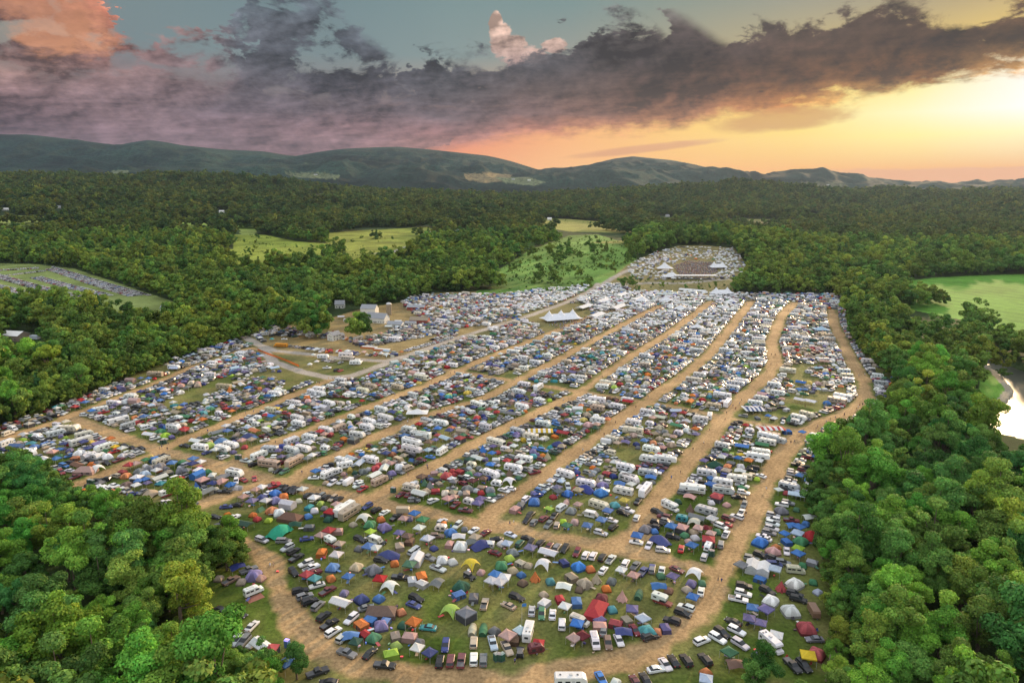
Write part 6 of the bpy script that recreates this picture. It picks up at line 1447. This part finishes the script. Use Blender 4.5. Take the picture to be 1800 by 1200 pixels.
r = thing('open_shed', 'brown roofed shed with white trailers in front', 'shed', at(738, 568), R(-8)); gable(r, 16, 10, 3.6, 5.6, 'redbarn', 'wood', nwin=3)
r = thing('white_garage', 'white box shed with flat dark roof near the brown roofed shed', 'shed', at(722, 572), R(-5)); gable(r, 9, 6, 3, 3.8, 'siding', 'roofm', nwin=2)
r = thing('farm_workshop', 'pale grey workshop with low roof in front of the long barn', 'shed', at(696, 574), R(-12)); gable(r, 13, 8, 3, 4.8, 'siding', 'roofm', nwin=3)
r = thing('metal_workshop', 'tan walled workshop with bright metal roof in the left woods', 'shed', at(28, 597), R(-12)); gable(r, 16, 11, 4.4, 7, 'wood', 'siding', nwin=3)
r = thing('garden_shed', 'small white shed beside the tan walled workshop', 'shed', at(43, 596), R(-12)); gable(r, 5, 4, 2.6, 3.6, 'siding', 'roofm', nwin=1)
o = place_thing('g', *at(62, 597), R(-12), 1.5, (.5, .55, .6)); tag(o, 'long grey storage trailer beside the workshop in the woods', 'trailer')
FARH = [((390,374),14,9,'wide white house among trees below the foothill'),((752,413),13,9,'white house at the corner of the yellow field'),((804,409),10,9,'pale round-topped house by the yellow field road'),((10,370),16,8,'long white building at the far edge of the wood'),
 ((104,366),9,7,'small grey roofed house by the long white building'),((598,541),9,7,'small house hidden between the forest crowns'),((966,387),12,8,'white farmhouse at the end of the far strip meadow'),((1173,381),13,8,'white barn under the wooded hill'),((1112,386),9,7,'small white house below the wooded hill'),
 ((1552,392),12,8,'pale house among the dark eastern woods'),((1640,392),13,8,'pair-roofed white house in the far eastern woods'),((1024,342),12,9,'lone white house high on the slope'),((168,558),12,7,'brown roofed cabin between the trees by the parking field'),((293,548),8,7,'pale blue shed in the trees by the parking field'),
 ((902,316),22,12,'white farm building on the mountain pasture'),((930,318),20,12,'second farm building on the mountain pasture'),((1456,326),20,12,'white house on the far eastern ridge field'),((555,308),24,12,'white barn on the pale mountain meadow')]
for k_, ((px, py), l_, w_, lab) in enumerate(FARH):
    h = hit(px, py)
    if not h: continue
    r = thing('country_house', lab, 'house', tuple(h), random.uniform(-.5, .5)); gable(r, l_, w_, 4.2, 7.5, 'siding', 'roofm' if k_ % 3 else 'siding', nwin=3)
# marquees: pole tents with peaks
def tent_big(px, py, l, w, n, h, rot, lab, rgb=(.82, .83, .85), e=2.2, nm='pole_marquee'):
    x, y, z = at(px, py); r = thing(nm, lab, 'marquee', (x, y, z), rot, 'white pole marquees')
    for n_, b in marquee(l, w, n, e, h): q = part(n_, b, r, rgb)
    return r
tent_big(986, 563, 35, 19, 3, 9.8, R(22), 'huge three peaked white marquee beside the gravel road', (.84,.86,.90))
tent_big(1168, 474, 21, 15, 1, 9.5, 0, 'white peaked marquee by the stage crowd, nearer the gravel road')
tent_big(1262, 472, 23, 16, 2, 9.5, R(5), 'white two peaked marquee on the river side of the stage crowd')
tent_big(1180, 489, 24, 12, 1, 8, R(-5), 'low white marquee just below the stage crowd')
tent_big(1128, 532, 13, 11, 1, 6.5, 0, 'small peaked marquee in the vendor row', e=2.6)
tent_big(1171, 531, 13, 11, 1, 6.5, 0, 'small peaked marquee between the vendor rows', e=2.6)
tent_big(1268, 518, 25, 13, 2, 8.5, 0, 'white marquee at the foot of the wooded rise')
tent_big(1196, 545, 11, 9, 1, 5.5, 0, 'small white peaked tent amid the trailers')
tent_big(1285, 533, 10, 9, 1, 5.2, 0, 'small white peaked tent below the wooded rise')
tent_big(1225, 579, 11, 9, 1, 5.2, 0, 'small white peaked tent beside a dirt lane')
tent_big(1102, 583, 10, 9, 1, 5.2, 0, 'grey white peaked tent in the fourth row block', (.6,.6,.6))
tent_big(1443, 583, 12, 9, 1, 5, 0, 'pale blue peaked tent beside the winding lane', (.45,.62,.75))
for i, px in enumerate((1160, 1169, 1178, 1187)):
    x, y, z = at(px, 521); r = thing('frame_tent', f"{['first','second','third','fourth'][i]} of the four identical peaked frame tents, counted from the gravel road", 'tent', (x, y, z), 0, 'peaked frame tents in a row')
    for n_, b in marquee(6, 6, 1, 2.6, 5.6): part(n_, b, r, (.62,.70,.68))
def lane_tents(pa, pb, n, lab, wd=9, ln=24, py_off=0):
    for i in range(n):
        u = (i+.5)/n; px = pa[0]+(pb[0]-pa[0])*u; py = pa[1]+(pb[1]-pa[1])*u; x, y, z = at(px, py)
        a = G(*pa); b = G(*pb); rot = math.atan2(b.y-a.y, b.x-a.x)
        r = thing('vendor_tent', f"{['first','second','third','fourth','fifth','sixth'][i]} {lab}", 'tent', (x, y, z), rot, 'white vendor tents in rows')
        for n_, q in carport(ln, wd, 2.4, 4.0, False, 5): part(n_, q, r, (.8,.8,.8))
lane_tents((1030,565),(1140,522),3,'long white vendor tent up the market lane'); lane_tents((1010,548),(1108,516),3,'long white tent in the row behind the market lane'); lane_tents((1195,512),(1240,516),2,'long low white tent at the bank foot', 7, 16)
# stage on the rise
x, y, z = at(1222, 490); r = thing('stage_canopy', 'row of white backstage roofs below the festival crowd', 'stage', (x, y, z))
part('roof', MB().box(-26, 26, -5, 5, 4.2, 4.5, 'panel'), r, (.8,.8,.8)); part('deck', MB().box(-20, 20, -4, 4, 0, 1.2, 'trim'), r)
for sx in (-25, -8, 8, 25):
    for sy in (-4.5, 4.5): part('leg', MB().cyl((sx,sy,0),(sx,sy,4.2),.12,.12,'pole',n=6), r)
# orange safety fence by the gravel loop
r = thing('safety_fence', 'orange plastic safety fence along the gravel loop', 'fence', (0, 0, 0)); fp = gp([(453,616),(470,623),(490,630),(510,638),(526,645)]); mb = MB()
for (xa, ya), (xb, yb) in zip(fp[:-1], fp[1:]): mb.add([(xa,ya,.1),(xb,yb,.1),(xb,yb,1.5),(xa,ya,1.5)], [(0,1,2,3)], 'fabric')
part('netting', mb, r, (.62,.17,.04))
for (xa, ya) in fp: part('post', MB().cyl((xa,ya,0),(xa,ya,2.6),.07,.07,'wood',n=5), r)
for (xa, ya), (xb, yb) in zip(fp[:-1], fp[1:]): part('post', MB().cyl(((xa+xb)/2,(ya+yb)/2,0),((xa+xb)/2,(ya+yb)/2,2.4),.07,.07,'wood',n=5), r)
for k_, (px, py) in enumerate(((650, 612), (672, 616))):
    x, y, z = at(px, py); r = thing('flatbed_trailer', ['long flatbed trailer fenced in orange, nearer the dark tree','long flatbed trailer fenced in orange, nearer the gravel road'][k_], 'trailer', (x, y, z), heading(px, py, -4))
    part('deck', MB().box(-6,6,-1.3,1.3,1.0,1.4,'panel'), r, (.75,.72,.68)); part('netting', MB().box(-6.6,6.6,-2.0,-1.95,.1,1.2,'fabric'), r, (.62,.17,.04))
    for wx_ in (-4, -2.8, 4): part('wheel', wheel(wx_, -1.2, .48, .3), r)
o = place_thing('G', *at(494, 610), heading(494, 610, 178), 1.0, (.75,.30,.02)); tag(o, 'orange yellow school bus parked on the gravel drive', 'bus')
o = place_thing('3', *at(488, 1005)[:2], 0, 0, 1, (.5, .1, .1)); tag(o, 'red cooler box left by the lane near the two walkers', 'cooler')
# rug laid out under the van awning
x, y, z = at(300 + 508/3.429, 850 + 688/3.429); o = bpy.data.objects.new('ground_rug', MB().box(-2.3,2.3,-1.5,1.5,.01,.03,'fabric').mesh('ground_rug')); o.color = (.35,.16,.12,1); o.location = (x, y, 0); o.rotation_euler = (0,0,heading(440,1050,22)); col.objects.link(o); tag(o, 'brown and red ground rug in front of the camper van', 'rug')
# people: one skinned body in two poses, each with its own shirt and trousers
def body_mesh(stride):
    J = [(0,0,.96),(0,0,1.15),(0,0,1.38),(0,0,1.50),(0,.02,1.62),(0,.03,1.72), (.17,0,1.40),(.25,stride*.12,1.15),(.27,.08+stride*.25,.90), (-.17,0,1.40),(-.25,-stride*.12,1.15),(-.27,.08-stride*.25,.90),
         (.10,0,.90),(.11,-stride*.22,.50),(.12,-stride*.42,.07),(.12,-stride*.42+.16,.04), (-.10,0,.90),(-.11,stride*.28,.52),(-.12,stride*.40,.07),(-.12,stride*.40+.16,.04)]
    E = [(0,1),(1,2),(2,3),(3,4),(4,5),(2,6),(6,7),(7,8),(2,9),(9,10),(10,11),(0,12),(12,13),(13,14),(14,15),(0,16),(16,17),(17,18),(18,19)]
    RR = [.15,.14,.17,.06,.10,.085,.07,.05,.035,.07,.05,.035,.10,.07,.05,.04,.10,.07,.05,.04]
    me = bpy.data.meshes.new('person_body'); me.from_pydata(J, E, []); o = bpy.data.objects.new('tmp', me); col.objects.link(o)
    md = o.modifiers.new('s', 'SKIN')
    for i, q in enumerate(me.skin_vertices[0].data): q.radius = (RR[i]*(1.25 if i in (1,2) else 1), RR[i]); q.use_root = i == 0
    o.modifiers.new('b', 'SUBSURF').levels = 1
    dg = bpy.context.evaluated_depsgraph_get(); out = bpy.data.meshes.new_from_object(o.evaluated_get(dg)); bpy.data.objects.remove(o)
    out.materials.clear()
    for k in ('skin', 'fabric', 'dull', 'trim'): out.materials.append(M[k])
    return out
def split_body(src, name, test, grow, matk):
    import bmesh
    bm = bmesh.new(); bm.from_mesh(src); bm.normal_update()
    bmesh.ops.delete(bm, geom=[f for f in bm.faces if not test(f.calc_center_median())], context='FACES')
    for v in bm.verts: v.co += v.normal * grow
    for f in bm.faces: f.material_index = 0
    me = bpy.data.meshes.new(name); bm.to_mesh(me); bm.free(); me.materials.append(M[matk])
    a = me.attributes.new('col', 'FLOAT_COLOR', 'FACE'); a.data.foreach_set('color', [1.0] * (4 * len(me.polygons))); return me
POSE = []
for s_ in (0.0, 0.8):
    b_ = body_mesh(s_)
    for p in b_.polygons: p.material_index = 0
    POSE.append((b_, split_body(b_, 'shirt', lambda c: .92 < c.z < 1.47 and (abs(c.x) < .21 or c.z > 1.18), .018, 'fabric'), split_body(b_, 'trousers', lambda c: .45 < c.z < .98 and abs(c.x) < .21, .016, 'dull'),
      split_body(b_, 'hair', lambda c: c.z > 1.66 or (c.z > 1.58 and c.y < 0 and abs(c.x) < .12), .02, 'trim')))
PEOPLE = [(475,997,'w','blue shorts','two walkers on the lane bend, the bare-legged one in white'),(481,996,'i','',''),(1262,1022,'k','',''),(1268,1024,'n','',''),(1311,906,'k','',''),(896,922,'t','',''),(903,921,'w','',''),(1063,944,'m','',''),(698,1072,'n','',''),(905,1166,'n','',''),
 (1218,792,'k','',''),(1277,728,'k','',''),(1293,720,'r','',''),(1237,781,'w','',''),(1434,757,'m','',''),(1437,752,'i','',''),(1452,744,'b','',''),(1456,747,'w','',''),(1484,731,'k','',''),(1508,718,'w','',''),(1511,715,'r','',''),(1516,713,'k','',''),(1505,721,'y','',''),
 (1492,663,'k','',''),(1495,664,'g','',''),(1502,678,'k','',''),(1520,660,'w','',''),(1465,617,'r','',''),(1468,622,'k','',''),(1472,620,'b','',''),(1466,613,'w','',''),(1362,625,'k','',''),(1355,642,'k','',''),(1372,588,'w','',''),(1348,655,'r','',''),(1255,612,'k','',''),(1268,592,'k','',''),
 (1410,700,'w','',''),(1415,716,'r','',''),(1468,717,'y','',''),(1471,722,'o','',''),(600,640,'k','',''),(640,650,'w','',''),(860,645,'k','',''),(985,585,'r','',''),(1000,580,'w','',''),(1340,752,'m','',''),(563,865,'k','',''),(610,838,'b','',''),(345,900,'w','',''),
 (1090,990,'k','',''),(1000,770,'w','',''),(1180,842,'b','',''),(300,862,'w','',''),(486,790,'r','',''),(700,770,'w','',''),(752,826,'k','',''),(1390,780,'k','',''),(1347,862,'w','',''),(1325,528+20,'w','',''),(530,1058,'g','','')]
for w, pts in LANES[4:11]:
    for _ in range(15):
        k_ = random.randrange(len(pts) - 1); u = random.random(); x = pts[k_][0]*(1-u)+pts[k_+1][0]*u + random.uniform(-3, 3); y = pts[k_][1]*(1-u)+pts[k_+1][1]*u
        px, py = proj(x, y, 0)
        if 30 < px < 1770 and 530 < py < 900: PEOPLE.append((px, py, random.choice('wkrbngty'), '', ''))
pus = {}
for k_, (px, py, c, _, __) in enumerate(PEOPLE):
    p = G(px, py); wk = random.random() < .6; bm_, sh_, tr_, ha_ = POSE[1 if wk else 0]
    o = bpy.data.objects.new('person', bm_); col.objects.link(o); o.location = p; o.rotation_euler = (0, 0, random.uniform(0, 6.28)); o.scale = (1.03,) * 3
    for nm, me, rgb in (('shirt', sh_, jit(COLS[c][1])), ('trousers', tr_, jit(COLS[random.choice('nktg')][1])), ('hair', ha_, (.1, .07, .05))):
        q = bpy.data.objects.new(nm, me); q.color = (*rgb, 1); q.parent = o; col.objects.link(q)
    d = sorted(INDIV, key=lambda q: (q['x']-p.x)**2 + (q['y']-p.y)**2)
    for q in d[:8]:
        lab = f"person in a {COLS[c][0]} shirt {'walking' if wk else 'standing'} on the lane near the {short(q)}"
        if lab not in pus: break
    pus[lab] = 1; tag(o, lab, 'person', 'people on the lanes')
# crowd at the stage, far too many to count
cv_, cf_, cc_ = [], [], []; off = 0
pm = MB(); pm.cyl((0,0,0),(0,0,.85),.13,.17,'dull',n=5); pm.cyl((0,0,.85),(0,0,1.45),.22,.24,'fabric',n=6); pm.cyl((0,0,1.5),(0,0,1.75),.11,.10,'skin',n=5)
tri = [(f[0], f[i], f[i+1], m) for f, m in zip(pm.f, pm.m) for i in range(1, len(f)-1)]; pv = np.array(pm.v); pf = np.array([q[:3] for q in tri]); pmm = [q[3] for q in tri]
def crowd(poly, n, flat=False):
    global off
    xs = [p[0] for p in poly]; ys = [p[1] for p in poly]; k = 0
    while k < n:
        px = random.uniform(min(xs), max(xs)); py = random.uniform(min(ys), max(ys)); 
        if not inp1(px, py, poly): continue
        h = G(px, py) if flat else hit(px, py); k += 1
        if h is None: continue
        c = random.choice([(.7,.7,.7),(.1,.12,.3),(.45,.08,.07),(.04,.04,.05),(.35,.24,.2),(.6,.3,.25),(.45,.14,.12),(.75,.72,.65),(.15,.25,.5),(.2,.3,.45),(.6,.5,.4)])
        s = random.uniform(.85, 1.1); cv_.append(pv*np.array([s,s,s*(.72 if random.random() < .5 and not flat else 1)]) + np.array([h.x, h.y, h.z])); cf_.append(pf+off); off += len(pv)
        cc_.append(np.array([c if m == 'fabric' else (.5,.33,.25) if m == 'skin' else (.08,.09,.14) for m in pmm]))
crowd([(1182,468),(1212,458),(1254,462),(1262,478),(1234,490),(1198,487)], 2600)
crowd([(960,572),(1010,556),(1045,560),(1000,582)], 160, True); crowd([(1090,545),(1160,528),(1240,528),(1230,536),(1100,556)], 120, True); crowd([(1020,566),(1110,528),(1114,532),(1030,572)], 120, True)
me = np_mesh('crowd', np.concatenate(cv_), np.concatenate(cf_), fcol=np.concatenate(cc_)); me.materials.append(M['dull'])
o = bpy.data.objects.new('crowd', me); col.objects.link(o); tag(o, 'dense festival crowd in front of the stage on the rise', 'crowd', kind='stuff')
# utility poles by the lane and the dead snag
for k_, (px, py, lab) in enumerate(((742,1062,'thin green flagpole with banners beside the parked black van'),(800,720,'tall thin pole rising from the camper rows'))):
    if k_ == 0: continue
    x, y, z = at(px, py); r = thing('light_mast', lab, 'mast', (x, y, z)); part('pole', MB().cyl((0,0,0),(0,0,9),.08,.05,'pole',n=6), r); part('lamp', MB().box(-.3,.3,-.15,.15,8.8,9.05,'trim'), r)
x, y, z = at(1452, 1196); r = thing('dead_tree', 'bare grey snag at the lower edge beside the river trees', 'tree', (x, y, 0)); part('trunk', MB().cyl((0,0,0),(.4,.2,7),.28,.10,'wood',n=7).cyl((.3,.15,4.5),(1.4,-.3,6.8),.09,.03,'wood',n=5), r)
# ------------------------------------------------------------ haze
hm = bpy.data.materials.new('haze_air'); hm.use_nodes = True; ht = NT(hm.node_tree); hm.node_tree.nodes.clear()
vo = ht.n('ShaderNodeVolumePrincipled'); vo.inputs['Color'].default_value = (.52, .68, 1.0, 1); vo.inputs['Density'].default_value = HAZE; vo.inputs['Anisotropy'].default_value = 0.45
ho = ht.n('ShaderNodeOutputMaterial'); ht.link(vo.outputs[0], ho.inputs[1])
hb_ = MB().box(-8600, 8600, -60, 9300, float(gv[:, 2].min()) - 2, float(gv[:, 2].max()) + 60, 'dull'); me = bpy.data.meshes.new('haze'); me.from_pydata(hb_.v, [], hb_.f); me.materials.append(hm)
if HAZE > 0:
    o = bpy.data.objects.new('haze', me); col.objects.link(o); o['kind'] = 'stuff'
print('objects', len(bpy.data.objects))
